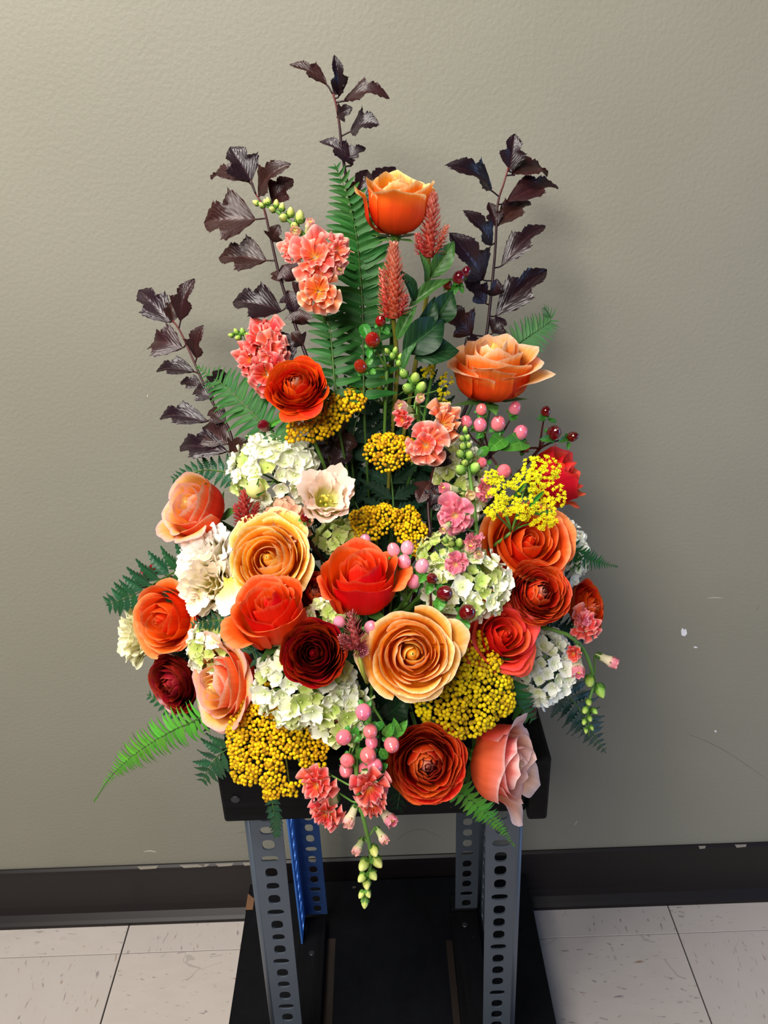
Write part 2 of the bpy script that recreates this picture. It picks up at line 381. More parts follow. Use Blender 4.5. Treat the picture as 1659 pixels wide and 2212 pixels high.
for j, (y0, y1) in enumerate(rows):
    for i in range(-7, 8):
        x0 = -.458 + T * (i + 1); gx, gy = .0010, .0005
        o = obj('floor_tile', tile_mesh(T - 2 * gx, y1 - y0 - 2 * gy), None, floor, Matrix.Translation((x0 + gx, y0 + gy, 0)))
        o.material_slots[0].link = 'OBJECT'; o.material_slots[0].material = MT[(i + j) % 2]
# cove base along the wall
mb = flat_mat('cove_base_vinyl', '#181314', .42, .35, 0, 30, .15)
def cove(name, x0, x1, dz=0.0, off=0.0):
    pr = [(0, .1155), (-.003, .1165), (-.0065, .113), (-.007, .105), (-.007, .045), (-.0085, .030), (-.013, .018), (-.021, .010), (-.0255, .006), (-.0262, .0), (0, 0)]
    vs = [(x, y + off, z * (1 - dz) + .0005) for x in (x0, x1) for y, z in pr]; n = len(pr)
    fs = [(i, (i + 1) % n, n + (i + 1) % n, n + i) for i in range(n)] + [tuple(range(n - 1, -1, -1)), tuple(range(n, 2 * n))]
    o = obj(name, mesh(name, vs, fs, smooth=False), mb); o['kind'] = 'structure'; return o
cb = cove('baseboard_back', -2.6, -.214); cove('baseboard_back', -.2135, .632); 
cove('baseboard_right', .640, 2.6)
# worn paint line along the top of the cove base
m_edge = flat_mat('paint_smear', '#7C756B', .7)
for x, wd in [(-.36, .05), (-.30, .03), (-.43, .035), (-.255, .02), (-.33, .012), (.5, .012), (.56, .02)]:
    obj('paint_smear', mesh('paint_smear', [(x, -.0045, .1165), (x + wd, -.0045, .1165), (x + wd * .9, -.0072, .1135), (x + wd * .15, -.0074, .1125)], [(0, 3, 2, 1)]), m_edge, cb)

# ------------------------------------------------------------------ the stand
WOODX = black_wood('black_painted_wood'); WOODY = black_wood('black_painted_wood_along', stretch=(90, 8, 90))
PLY = black_wood('black_plywood', '#060709', '#101116', .45, (20, 14, 60)); RAW = flat_mat('raw_wood', '#6A4A34', .7)
STEEL = flat_mat('grey_blue_steel_paint', '#4B535E', .42, .4, .25, 30, .12)
BLUE = flat_mat('blue_lit_steel', '#4A80D0', .45, .45, .2, 60, .2)  # blue light caught by the rear left flange, put into its colour
BLUED = flat_mat('dim_blue_lit_steel', '#35507F', .45, .4, .2, 60, .2)  # dimmer blue light on the same leg's plate, also put into the colour
SCREW = flat_mat('screw_steel', '#3A3B40', .4, .5, .7)
stand = thing('display_stand', 'black wooden tray stand on grey slotted steel angle legs under the flowers', 'stand', loc=(-.012, -.21, 0))
def sbox(name, b, mat, bevel=.0015, parent=None):
    l = loc_of(stand, (0, 0, 0))
    return box_obj(name, (b[0] + l.x, b[1] + l.x, b[2] + l.y, b[3] + l.y, b[4] + l.z, b[5] + l.z), mat, parent or stand, bevel)
BZ = .092
base = sbox('base_board', (-.243, .212, -.46, -.026, BZ - .020, BZ), PLY, .002)
sbox('base_skirt', (-.236, .205, -.452, -.034, .004, BZ - .0205), WOODX, .002)
obj('raw_edge_patch', mesh('raw_edge_patch', [(-.2435 + .012, .135, BZ - .016), (-.2435 + .012, .165, BZ - .016), (-.2435 + .012, .165, BZ + .0006), (-.2435 + .012, .135, BZ + .0006), (-.232 + .012, .135, BZ + .0006), (-.232 + .012, .155, BZ + .0006)], [(0, 1, 2, 3), (3, 2, 5, 4)], smooth=False), RAW, stand)
railL = sbox('base_rail', (-.151, -.112, -.44, -.104, BZ, BZ + .018), WOODY, .002)
railR = sbox('base_rail', (.080, .121, -.44, -.104, BZ, BZ + .018), WOODY, .002)
sbox('spacer_block', (.0815, .121, -.1035, -.075, BZ, BZ + .02), WOODX, .002)
sbox('worn_strip', (-.1115, -.098, -.44, -.13, BZ, BZ + .0006), flat_mat('worn_brown_wood', '#241A14', .6, amt=.5), 0)
sbox('worn_strip', (.070, .0795, -.44, -.14, BZ, BZ + .0006), flat_mat('worn_brown_wood_dim', '#1A120E', .6, amt=.5), 0)
def screw(p, n, parent, r=.0042):
    a = Acc(); z = Vector(n).normalized(); x = z.orthogonal().normalized(); y = z.cross(x)
    p = loc_of(stand, p); N = 14
    ring = [(r, 0), (r, .0008), (r * .8, .0014)]
    vs = []
    for (rr, h) in ring:
        for k in range(N):
            t = 2 * math.pi * k / N; vs.append(p + (x * math.cos(t) + y * math.sin(t)) * rr + z * h)
    fs = [(j * N + k, j * N + (k + 1) % N, (j + 1) * N + (k + 1) % N, (j + 1) * N + k) for j in range(2) for k in range(N)] + [tuple(2 * N + k for k in range(N))]
    a.add(vs, fs); o = obj('screw', a.mesh('screw', False), SCREW, parent)
    b = Acc()
    for s, u in ((x, y), (y, x)):
        q = [p + s * (r * .55) + u * (r * .13), p - s * (r * .55) + u * (r * .13), p - s * (r * .55) - u * (r * .13), p + s * (r * .55) - u * (r * .13)]
        b.add([v + z * .00155 for v in q], [(0, 1, 2, 3)])
    return o
screw((-.131, -.165, BZ + .018), (0, 0, 1), railL); screw((.100, -.128, BZ + .018), (0, 0, 1), railR)
# slotted angle legs: an L section with a rounded bend, real slots in both flanges
def leg(name, x, y, sx, sy, z0, z1, mat_face, mat_side, pattern, zfirst, W=.040, W2=.040, lean=0.0):
    """corner at (x, y); one flange runs along sx in X, the other along sy in Y"""
    RB, th = .006, .0021
    arc = RB * math.pi / 2; S = (W - RB) + (W2 - RB) + arc
    def prof(s):
        if s <= W - RB: return (W - s, 0.0)
        if s <= W - RB + arc:
            a = (s - (W - RB)) / RB; return (RB - RB * math.sin(a), RB - RB * math.cos(a))
        return (0.0, s - (W - RB) - arc + RB)
    loc = loc_of(stand, (x, y, 0))
    def pt(s, z):
        a, b = prof(s); return (loc.x + sx * a + lean * (z1 - z), loc.y + sy * b, loc.z + z)
    out = []
    pitch = .0217
    for fl in (0, 1):
        ac = Acc(); s0, s1 = (0, W - RB) if fl == 0 else (W - RB + arc, S)
        cs = (s0 + s1) / 2
        k0 = int(math.floor((z0 - zfirst) / pitch)); k = k0
        zz = z0
        while True:
            zc = zfirst + k * pitch; a = max(z0, zc - pitch / 2); b = min(z1, zc + pitch / 2)
            if a >= z1 - 1e-6: break
            full = (zc - pitch / 2 >= z0 - 1e-6) and (zc + pitch / 2 <= z1 + 1e-6)
            if b - a > 1e-5:
                if not full:
                    ac.add([pt(s0, a), pt(s1, a), pt(s1, b), pt(s0, b)], [(0, 1, 2, 3)])
                else:
                    wide = pattern[k % len(pattern)]
                    sq = min(1, (s1 - s0) / .034); hw, hh = (.0095, .0050) if wide == 'w' else ((.0068, .0078) if wide == 'v' else (.0072, .0058))
                    N = 20; vi, vo = [], []
                    for q in range(N):
                        t = 2 * math.pi * q / N + math.pi / N; c, s_ = math.cos(t), math.sin(t)
                        ex = .72
                        vi.append(pt(cs + sq * hw * math.copysign(abs(c) ** ex, c), zc + hh * math.copysign(abs(s_) ** ex, s_)))
                        m_ = max(abs(c) / ((s1 - s0) / 2), abs(s_) / (pitch / 2))
                        vo.append(pt(cs + c / m_, zc + s_ / m_))
                    crn = [pt(s1, b), pt(s0, b), pt(s0, a), pt(s1, a)]
                    fs = []
                    for q in range(N):
                        q2 = (q + 1) % N; fs.append((q, N + q, N + q2, q2))
                    ac.add(vi + vo, fs)
                    # corner fillers
                    ang = [math.atan2(pitch / 2, (s1 - s0) / 2)]; ang += [math.pi - ang[0], math.pi + ang[0], 2 * math.pi - ang[0]]
                    for ci, aa in enumerate(ang):
                        q = int(math.floor((aa - math.pi / N) / (2 * math.pi / N))) % N
                        ac.add([vo[q], vo[(q + 1) % N], crn[ci]], [(0, 2, 1)])
            k += 1
        out.append(ac)
    ben = Acc(); nb = 6
    vs = [pt(W - RB + arc * i / nb, z) for z in (z0, z1) for i in range(nb + 1)]
    ben.add(vs, [(i, i + 1, nb + 2 + i, nb + 1 + i) for i in range(nb)])
    root = None
    for nm, ac, mt in (('leg', out[0], mat_face), ('side_flange', out[1], mat_side), ('bend', ben, mat_face)):
        me = ac.mesh(nm, nm == 'bend'); bm = bmesh.new(); bm.from_mesh(me); bmesh.ops.remove_doubles(bm, verts=bm.verts, dist=1e-6); bm.to_mesh(me); bm.free()
        o = obj(nm, me, mt, root or stand)
        sm = o.modifiers.new('thickness', 'SOLIDIFY'); sm.thickness = th; sm.offset = 0
        root = root or o
    return root
LZ0, LZ1 = BZ + .0185, .5835
leg('leg', -.160, -.322, 1, 1, LZ0, LZ1, STEEL, STEEL, 'vwvr', .2149, lean=-.018)
leg('leg', .136, -.322, -1, 1, LZ0, LZ1, STEEL, STEEL, 'vvwv', .2051, lean=.014)
leg('leg', -.1465, -.100, 1, -1, BZ + .0185, LZ1, BLUED, BLUE, 'vvwv', .21, .036, .050)
leg('leg', .128, -.100, -1, -1, BZ + .02, LZ1, STEEL, STEEL, 'vwvv', .21)
# tray
TZ0, TZ1 = .585, .655
fb = sbox('front_board', (-.173, .1325, -.352, -.334, TZ0 + .001, TZ1), WOODX, .003)
screw((-.158, -.352, .618), (0, -1, 0), fb, .0046)
sbox('side_board', (.1335, .1535, -.357, -.062, TZ0 - .006, TZ1 + .006), WOODY, .003)
sbox('side_board', (-.173, -.1545, -.3335, -.062, TZ0, TZ1), WOODY, .003)
sbox('back_board', (-.154, .133, -.080, -.062, TZ0, TZ1), WOODX, .003)
sbox('tray_panel', (-.154, .133, -.3335, -.0805, TZ0 + .002, TZ0 + .014), WOODX, .001)
sbox('corner_block', (.1335, .149, -.30, -.262, TZ1 + .0062, TZ1 + .020), flat_mat('brown_wood_block', '#7A6258', .7), .002)

# the vase tray that holds the foam
bowl = thing('flower_container', 'black plastic container with soaked green foam hidden under the flowers', 'container', loc=(-.012, -.215, TZ0 + .0145))
def lathe(prof, n=32):
    vs, fs, uv = [], [], []
    for j, (r, z) in enumerate(prof):
        for i in range(n):
            t = 2 * math.pi * i / n; vs.append((r * math.cos(t), r * math.sin(t), z)); uv.append((i / n, j / (len(prof) - 1)))
    for j in range(len(prof) - 1):
        for i in range(n):
            fs.append((j * n + i, j * n + (i + 1) % n, (j + 1) * n + (i + 1) % n, (j + 1) * n + i))
    return vs, fs, uv
obj('bowl', mesh('bowl', *lathe([(.001, 0), (.070, 0), (.078, .01), (.086, .075), (.089, .078), (.083, .078), (.075, .012), (.001, .006)])), flat_mat('black_plastic', '#0C0C0D', .4), bowl)
obj('floral_foam', mesh('floral_foam', *lathe([(.001, .008), (.07, .008), (.074, .02), (.078, .09), (.070, .115), (.045, .130), (.001, .135)])), flat_mat('wet_foam', '#10200F', .8, noise=150), bowl)

# ------------------------------------------------------------------ plant materials
G_STEM = plain_mat('green_stem', [(0, '#4E7A2C'), (1, '#5C8A34')], .45)
G_STEMD = plain_mat('dark_green_stem', [(0, '#33541F'), (1, '#3F6425')], .45)
OLIVE = plain_mat('olive_stem', [(0, '#7A7A2A'), (1, '#8C8A36')], .45)
BROWN_STEM = plain_mat('brown_red_stem', [(0, '#3A1712'), (1, '#4A1E18')], .45)
SEPAL = leaf_mat('sepal_green', '#3F6B2A', '#4C7A33', '#6E9A4A', 2, .5)
M_NINE = leaf_mat('ninebark_leaf', '#1E0E15', '#3E1014', '#3E2028', 9, .36, .5, .10, .25, .02, .9, .10)
M_NINE2 = leaf_mat('ninebark_leaf_brown', '#2E1212', '#521818', '#4E2626', 9, .4, .45, .16, .2, .02, .9, .12)
M_NSTEM = plain_mat('ninebark_stem', [(0, '#1F0E12'), (.7, '#2A1014'), (1, '#63201E')], .4)
M_FERN = leaf_mat('sword_fern', '#235E20', '#2E6A2A', '#478A3A', 14, .45, .35, .25, .15, .012, .6, .09)
M_FERNB = leaf_mat('bright_fern', '#58A832', '#6AB440', '#8CCB5A', 14, .42, .4, .3, .1, .01, .6, .09)
M_FERNP = leaf_mat('pale_fern', '#6FA86A', '#7CB274', '#8FBF84', 12, .5, .3, .35, .08, .01, .6, .08)
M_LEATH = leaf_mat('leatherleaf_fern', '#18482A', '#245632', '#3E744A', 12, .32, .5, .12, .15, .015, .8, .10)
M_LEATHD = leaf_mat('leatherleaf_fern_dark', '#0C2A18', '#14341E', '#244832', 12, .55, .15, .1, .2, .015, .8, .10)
M_LEATHB = leaf_mat('leatherleaf_fern_bluish', '#143A33', '#1B423A', '#3A655C', 12, .32, .5, .1, .15, .015, .8, .10)
M_LEAF = leaf_mat('celosia_leaf', '#315F27', '#4C7634', '#70904C', 6, .45, .35, .25, .12, .012, .5, .06)
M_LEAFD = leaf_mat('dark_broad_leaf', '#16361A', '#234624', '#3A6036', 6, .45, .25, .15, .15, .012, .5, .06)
M_HLEAF = leaf_mat('hypericum_leaf', '#3E8A2C', '#5CA03C', '#7CBB54', 3, .38, .4, .25, .1, .012, .4, .05)

# ------------------------------------------------------------------ leaves
def lance(v): return (math.sin(math.pi * min(1, v ** .75)) ** .8) * .5 * (1 if v < .999 else 0)
def leaf_data(wfun, nu=6, nv=12, fold=.25, bend=.15, serr=0.0, nser=0, shear=0.0, pleat=0.0, npl=0, wave=0.0, side=0.0):
    """unit leaf: base at the origin, tip at (0,1,0), face +z, half width given by wfun"""
    def fn(u, v):
        w = wfun(v)
        if nser: w *= 1 + serr * (2 * abs((v * nser) % 1 - .5) - .5)
        x = u * w
        y = v + shear * abs(x) * (1 - v)
        z = fold * abs(x) - bend * (v - .5) ** 2 * 4 * .25 + bend * .25
        if npl: z += pleat * abs(u) * (1 - .3 * abs(u)) * abs(((v - abs(u) * .3) * npl) % 1 - .5)
        z += wave * math.sin(v * 9 + u * 3) * abs(u)
        x += side * math.sin(math.pi * v)
        return (x, y, z)
    return grid(nu, nv, fn)
def W_nine(v):
    # three lobes: rounded shoulders, a notch, a long middle lobe
    return float(np.interp(v, [0, .03, .10, .20, .30, .38, .46, .52, .60, .70, .80, .90, .96, 1], [.02, .20, .40, .52, .55, .44, .29, .27, .32, .33, .27, .17, .09, 0]))
def W_pinna(v): return .5 * (min(1, v / .12) ** .5) * ((1 - v) ** .62) * (1.0)
def W_lobed(n):
    def f(v):
        env = .5 * min(1, v / .06) ** .6 * (1 - v) ** .7
        t = (v * n) % 1
        return env * (.58 + .42 * (1 - abs(2 * t - 1) ** 1.4)) if v < .93 else env
    return f
_lm = {}
def leaf_mesh(kind, mat, var=0):
    k = (kind, mat.name, var)
    if k in _lm: return _lm[k]
    r = random.Random(hash((kind, var)) % 9973 if False else (sum(map(ord, kind)) * 31 + var * 7))
    if kind == 'nine': d = leaf_data(W_nine, 10, 36, .16 + .22 * r.random(), .35 + .5 * r.random(), .14, 13, .40, .14, 7, .03, .10 * (r.random() - .5))
    elif kind == 'nineflat': d = leaf_data(W_nine, 10, 30, .12, .25, .16, 14, .55, .16, 7, .03)
    elif kind == 'pinna': d = leaf_data(W_pinna, 4, 12, .25, .28 + .2 * r.random(), .10, 9, 0, 0, 0, .01, .07)
    elif kind == 'pinnaplain': d = leaf_data(W_pinna, 4, 10, .3, .35, 0, 0, 0, 0, 0, .01, .06)
    elif kind == 'lobed': d = leaf_data(W_lobed(6), 6, 48, .2, .2, 0, 0, .55, .05, 6, .01)
    elif kind == 'frill': d = leaf_data(lambda v: float(np.interp(v, [0, .3, .6, .85, .96, 1], [.12, .34, .52, .52, .42, .30])) * (1 + .05 * math.sin(v * 60)), 14, 24, .15, -.3, 0, 0, -.3, .12, 5, .10)
    elif kind == 'broad': d = leaf_data(lambda v: .5 * math.sin(math.pi * v ** .8) ** .85 if 0 < v < 1 else 0, 8, 14, .3, .6, 0, 0, .1, .04, 6, .04)
    elif kind == 'oval': d = leaf_data(lambda v: .5 * math.sin(math.pi * v ** .85) ** .6 if 0 < v < 1 else 0, 6, 8, .3, .5)
    else: d = leaf_data(lance, 4, 8, .3, .3)
    me = mesh(kind + '_leaf', *d); me.materials.append(mat); _lm[k] = me
    return me
def put_leaf(t, base, tip, width, kind, mat, twist=0.0, var=0, name='leaf', parent=None, up=None, petiole=None, pmat=None, prad=.0008):
    b = loc_of(t, base); e = loc_of(t, tip); y = e - b; L = y.length; y.normalize()
    n = (o_inv[t.name].to_3x3() @ Vector(up)) if up is not None else (o_inv[t.name].to_3x3() @ (-(FW)))
    n = (n - y * n.dot(y)).normalized()
    n = Matrix.Rotation(twist, 3, y) @ n
    x = y.cross(n).normalized()
    zs = (L + width) * .5
    M = Matrix(((x.x * width, y.x * L, n.x * zs, b.x), (x.y * width, y.y * L, n.y * zs, b.y), (x.z * width, y.z * L, n.z * zs, b.z), (0, 0, 0, 1)))
    o = obj(name, leaf_mesh(kind, mat, var), None, parent or t, M)
    if petiole is not None:
        q = loc_of(t, petiole)
        vs, fs, uv = tube_data(bez(q, q + (b - q) * .4 + y * .001, b - y * .003, b + y * L * .1, 6), prad, 5)
        obj('petiole', mesh('petiole', vs, fs, uv), pmat, parent or t)
    return o

# ------------------------------------------------------------------ petals
def cup_petal(th0, A, R, h, open_=0.0, curl=0.0, z0=0.0, rnd=None, ruffle=0.0, kr=6, fringe=0.0, point=0.0, side=0.0, spiral=.07, nu=12, nv=10, belly=.6, rmin=.1, base=.55, roll2=0.0, notch=0.0):
    ph = rnd.uniform(0, 6.28); ph2 = rnd.uniform(0, 6.28); wv = rnd.uniform(.01, .035); skew = rnd.uniform(-.06, .06)
    def fn(u, v):
        vv = v * (1 - .20 * abs(u) ** 3) + v * v * (wv * math.sin(3 * u + ph) + skew * u)
        vv += v ** 3 * (point * math.exp(-(u / .22) ** 2) - notch * math.exp(-(u / .2) ** 2))
        vv += fringe * v ** 4 * math.sin(23 * u + ph) * (.6 + .4 * math.sin(11 * u + ph2))
        q = min(1, max(0.0, vv) / belly)
        r = R * (rmin + (1 - rmin) * math.sqrt(max(0, 1 - (1 - q) ** 2)))
        if vv > belly:
            t = (vv - belly) / (1 - belly); r += R * 0 + open_ * t ** 1.6
        z = z0 + h * vv
        t2 = max(0, (vv - .78) / .22)
        cc = curl * (.45 + .55 * (abs(u) ** .8)) + roll2 * abs(u) ** 2
        r += cc * t2 ** 1.1; z -= cc * .75 * t2 ** 2.2
        r *= 1 + spiral * u
        r += side * abs(u) ** 4 * v + ruffle * v ** 2.5 * math.sin(kr * u + ph)
        z += ruffle * .5 * v ** 3 * math.cos(kr * u * .8 + ph2)
        a = th0 + A * u * (base + (1 - base) * min(1, v / .5))
        return (r * math.cos(a), r * math.sin(a), z)
    return grid(nu, nv, fn)
def fan_petal(th0, half, L, r0, lift, bend, ruffle, k, rnd, nu=10, nv=7, zoff=0.0, narrow=.45, fringe=0.0):
    ph = rnd.uniform(0, 6.28); ph2 = rnd.uniform(0, 6.28)
    def fn(u, v):
        ln_ = L * (1 - .18 * u * u + .05 * math.sin(2.5 * u + ph2)) * (1 + fringe * v ** 4 * math.sin(21 * u + ph))
        rad = r0 + ln_ * v * (1 - .12 * bend * v)
        a = th0 + half * u * (narrow + (1 - narrow) * v)
        z = zoff + lift * v * L - bend * v * v * L + ruffle * L * v * v * math.sin(k * u + ph)
        return (rad * math.cos(a), rad * math.sin(a), z)
    return grid(nu, nv, fn)
def scaled(d, s):
    return [(p[0] * s, p[1] * s, p[2] * s) for p in d[0]], d[1], d[2]

# ------------------------------------------------------------------ roses
ROSE = {
 # n, R, h, half-angle, open, curl
 'open': dict(h=1.02, heart=(8, .04, .33, 1.12), lay=[(4, .41, 1.10, 1.15, -.12, .03), (5, .53, 1.10, 1.0, -.08, .05), (5, .66, 1.06, .95, -.03, .08), (6, .79, .98, .84, .02, .10), (5, .89, .88, .92, .07, .12), (5, .94, .74, .90, .15, .14)]),
 'cup': dict(h=1.5, heart=(7, .04, .28, 1.56), lay=[(3, .36, 1.55, 1.30, -.10, .02), (3, .52, 1.56, 1.25, -.06, .05), (3, .69, 1.53, 1.22, -.01, .09), (4, .86, 1.46, 1.05, .03, .14)]),
 'half': dict(h=1.25, heart=(7, .04, .30, 1.34), lay=[(3, .38, 1.33, 1.25, -.10, .02), (4, .53, 1.32, 1.08, -.05, .05), (4, .69, 1.26, 1.06, .01, .08), (4, .84, 1.14, 1.08, .08, .13), (3, .91, .98, 1.15, .16, .16)]),
}
def rose(label, px, py, rpx, axis, style, mat, seed, dY=0.0, roll=0.0, extra=(), scale_h=1.0, pointed=.06, leaves=(), heartmat=None, group='roses in the arrangement'):
    rnd = random.Random(seed); st = ROSE[style]; a = D(*axis)
    c = P(px, py, dY); R = rpx * mpp(c)
    base = c - a * (st['h'] * scale_h * R * .52)
    t = thing('rose', label, 'rose', group, base, frame(a, roll))
    th = rnd.uniform(0, 6.28)
    n, r0, r1, hh = st['heart']
    for i in range(n):
        f = i / (n - 1)
        d = cup_petal(th, 1.45 - .35 * f, r0 + (r1 - r0) * f, hh * scale_h * (1 - .04 * f), -(r0 + (r1 - r0) * f) * (.70 - .30 * f), .01 + .02 * f, 0, rnd, spiral=.16, nu=12, nv=8, belly=.5, rmin=.5)
        obj('heart_petal', mesh('heart_petal', *scaled(d, R)), heartmat or mat, t); th += 2.4
    hb = lathe([(.16, .1), (.17, hh * scale_h * .62), (.13, hh * scale_h * .80), (.07, hh * scale_h * .92), (.02, hh * scale_h * .96)], 10)
    obj('heart_bud', mesh('heart_bud', *scaled(hb, R)), heartmat or mat, t)
    for li, (n, RR, h, A, op, cu) in enumerate(st['lay']):
        for k in range(n):
            j = lambda s: rnd.uniform(1 - s, 1 + s)
            outer = li >= len(st['lay']) - 2
            d = cup_petal(th + rnd.uniform(-.18, .18), A * j(.12), RR * j(.07), h * scale_h * j(.06), op * j(.4), cu * j(.5), 0, rnd, point=pointed * (1.6 if outer else .8), side=.02, spiral=.09, nu=14, nv=11, ruffle=.012 + .012 * outer, kr=rnd.choice((3, 4, 5)), roll2=.06 * outer)
            obj('petal', mesh('petal', *scaled(d, R)), mat, t); th += 2 * math.pi / n
        th += math.pi / n * 1.1
    for (ang, RR, h, A, op, cu) in extra:       # loose guard petals
        d = cup_petal(ang, A, RR, h, op * .62, cu * .7, 0, rnd, point=.08, nu=14, nv=12, ruffle=.02, kr=4, belly=.5, roll2=.08)
        obj('guard_petal', mesh('guard_petal', *scaled(d, R)), mat, t)
    for k in range(5):
        tt = k * 2 * math.pi / 5 + rnd.uniform(-.2, .2)
        d = cup_petal(tt, .42, .24, .05, .42, 0, -.10, rnd, nu=4, nv=6, point=.3, belly=.4)
        obj('sepal', mesh('sepal', *scaled(d, R)), SEPAL, t)
    hip = lathe([(.001, -.22), (.10, -.2), (.17, -.08), (.16, .04), (.09, .1)], 12)
    obj('rose_hip', mesh('rose_hip', *scaled(hip, R)), G_STEM, t)
    stem_to_foam(t, base - a * .18 * R, a, G_STEMD, .0026)
    return t

# ------------------------------------------------------------------ ranunculus
def ranunculus(label, px, py, rpx, axis, mat, heart, seed, dY=0.0, loose=(), flat=1.0, nl=9, cen=1.0):
    rnd = random.Random(seed); a = D(*axis); c = P(px, py, dY); R = rpx * mpp(c)
    base = c - a * (.45 * R * flat)
    t = thing('ranunculus', label, 'ranunculus', 'ranunculus blooms in the arrangement', base, frame(a, rnd.uniform(0, 6)))
    th = 0
    for i in range(nl):
        f = i / (nl - 1); n = 5 if i < 3 else (7 if i < 6 else 8)
        for k in range(n):
            RR = (.07 + .83 * f ** .9) * rnd.uniform(.95, 1.05); h = (.98 - .38 * f ** 1.5) * flat * rnd.uniform(.94, 1.05)
            op = (-.10 + .22 * f); cu = .0 if f < .5 else .05 * rnd.random()
            if f < .45: op = -RR * (.62 - .8 * f) * cen
            d = cup_petal(th + rnd.uniform(-.15, .15), (1.25 if i < 2 else .72) * rnd.uniform(.9, 1.12), RR, h, op, cu, 0, rnd, ruffle=.018 + .02 * f, kr=rnd.choice((3, 4, 5)), fringe=.008, spiral=.05, nu=10, nv=8, belly=.62, rmin=.3, notch=.03 * rnd.random())
            obj('heart_petal' if i < 2 else 'petal', mesh('petal', *scaled(d, R)), heart if i < 2 else mat, t); th += 2 * math.pi / n
        th += .5
    hb = lathe([(.14, .1), (.15, .55 * flat), (.12, .74 * flat), (.06, .86 * flat), (.01, .90 * flat)], 10)
    obj('heart_bud', mesh('heart_bud', *scaled(hb, R)), heart, t)
    for (ang, RR, h, A, op) in loose:
        d = cup_petal(ang, A, RR, h, op, .05, 0, rnd, ruffle=.03, kr=4, nu=12, nv=9, belly=.4)
        obj('guard_petal', mesh('guard_petal', *scaled(d, R)), mat, t)
    for k in range(5):
        d = cup_petal(k * 1.257, .4, .4, .06, .2, 0, -.10, rnd, nu=4, nv=5, point=.2)
        obj('sepal', mesh('sepal', *scaled(d, R)), SEPAL, t)
    stem_to_foam(t, base, a, G_STEM, .002)
    return t

# ------------------------------------------------------------------ ruffled white blooms (lisianthus)
def lisianthus(label, px, py, rpx, axis, mat, seed, dY=0.0, kind='open', h=1.1):
    rnd = random.Random(seed); a = D(*axis); c = P(px, py, dY); R = rpx * mpp(c)
    base = c - a * (.5 * R * h)
    t = thing('lisianthus', label, 'lisianthus', 'lisianthus blooms in the arrangement', base, frame(a, rnd.uniform(0, 6)))
    th = rnd.uniform(0, 6)
    if kind == 'open': lay = [(4, .46, .98, 1.0, .16, .12), (5, .62, .98, .95, .26, .13), (5, .72, .86, 1.0, .32, .14)]
    else: lay = [(3, .14, 1.1, 1.2, .05, .07), (4, .28, 1.12, 1.1, .08, .12), (5, .42, 1.08, 1.0, .13, .15), (6, .55, 1.0, .9, .18, .17), (6, .68, .88, .9, .22, .18), (6, .76, .7, .9, .26, .18)]
    for (n, RR, hh, A, op, ru) in lay:
        for k in range(n):
            d = cup_petal(th + rnd.uniform(-.15, .15), A * rnd.uniform(.9, 1.15), RR * rnd.uniform(.92, 1.08), hh * h * rnd.uniform(.9, 1.08), op * rnd.uniform(.6, 1.3), .05, 0, rnd, ruffle=ru * .75, kr=rnd.choice((5, 6, 7)), fringe=.035, nu=30, nv=10, belly=.62)
            obj('petal', mesh('petal', *scaled(d, R)), mat, t); th += 2 * math.pi / n
        th += .45
    if kind == 'open':
        vs, fs, uv = tube_data([Vector((0, 0, .1)), Vector((0, 0, .42)), Vector((.02, 0, .62))], [.05, .05, .035], 8)
        p = obj('pistil', mesh('pistil', *scaled((vs, fs, uv), R)), M_PISTIL, t)
        for s in (-1, 1):
            d = sphere_data(10, 6, .085, 1.0); M = Matrix.Translation((s * .06 * R, .02 * R, .66 * R)) @ Matrix.Diagonal((1, .6, 1.5, 1))
            obj('stigma_lobe', mesh('stigma_lobe', *scaled(d, R)), M_STIGMA, p, M)
        for k in range(5):
            q = k * 1.2566; e = Vector((math.cos(q) * .2, math.sin(q) * .2, .42))
            d = sphere_data(8, 5, .05, 1.6); obj('anther', mesh('anther', *scaled(d, R)), M_STIGMA, t, Matrix.Translation(e * R))
    stem_to_foam(t, base, a, G_STEM, .0018)
    return t

# ------------------------------------------------------------------ hydrangea
def floret_data(rnd, cup=.28, n=4):
    a = Acc()
    for k in range(n):
        th = k * 2 * math.pi / n + rnd.uniform(-.1, .1); L = rnd.uniform(.9, 1.08); c = cup * rnd.uniform(.6, 1.4); tw = rnd.uniform(-.12, .12)
        def fn(u, v):
            w = .50 * math.sin(math.pi * min(1, .12 + .80 * v)) ** .55 * (1 if v < .99 else .55)
            x = .05 + L * v * (1 - .22 * u * u * v); y = u * w * 1.05
            z = c * v * v + .10 * u * u * v + tw * u * v - .05 * (1 - v) + .02 * k * v
            return (x * math.cos(th) - y * math.sin(th), x * math.sin(th) + y * math.cos(th), z)
        a.add(*grid(6, 5, fn))
    d = sphere_data(8, 5, .085); a.add(*d, M=Matrix.Translation((0, 0, .05)))
    return a
_fl = {}
def floret_mesh(mat):
    if mat.name not in _fl:
        r = random.Random(5); ms = []
        for i in range(6):
            me = floret_data(r, [.15, .28, .4, .2, .55, .3][i]).mesh('floret'); me.materials.append(mat); ms.append(me)
        _fl[mat.name] = ms
    return _fl[mat.name]
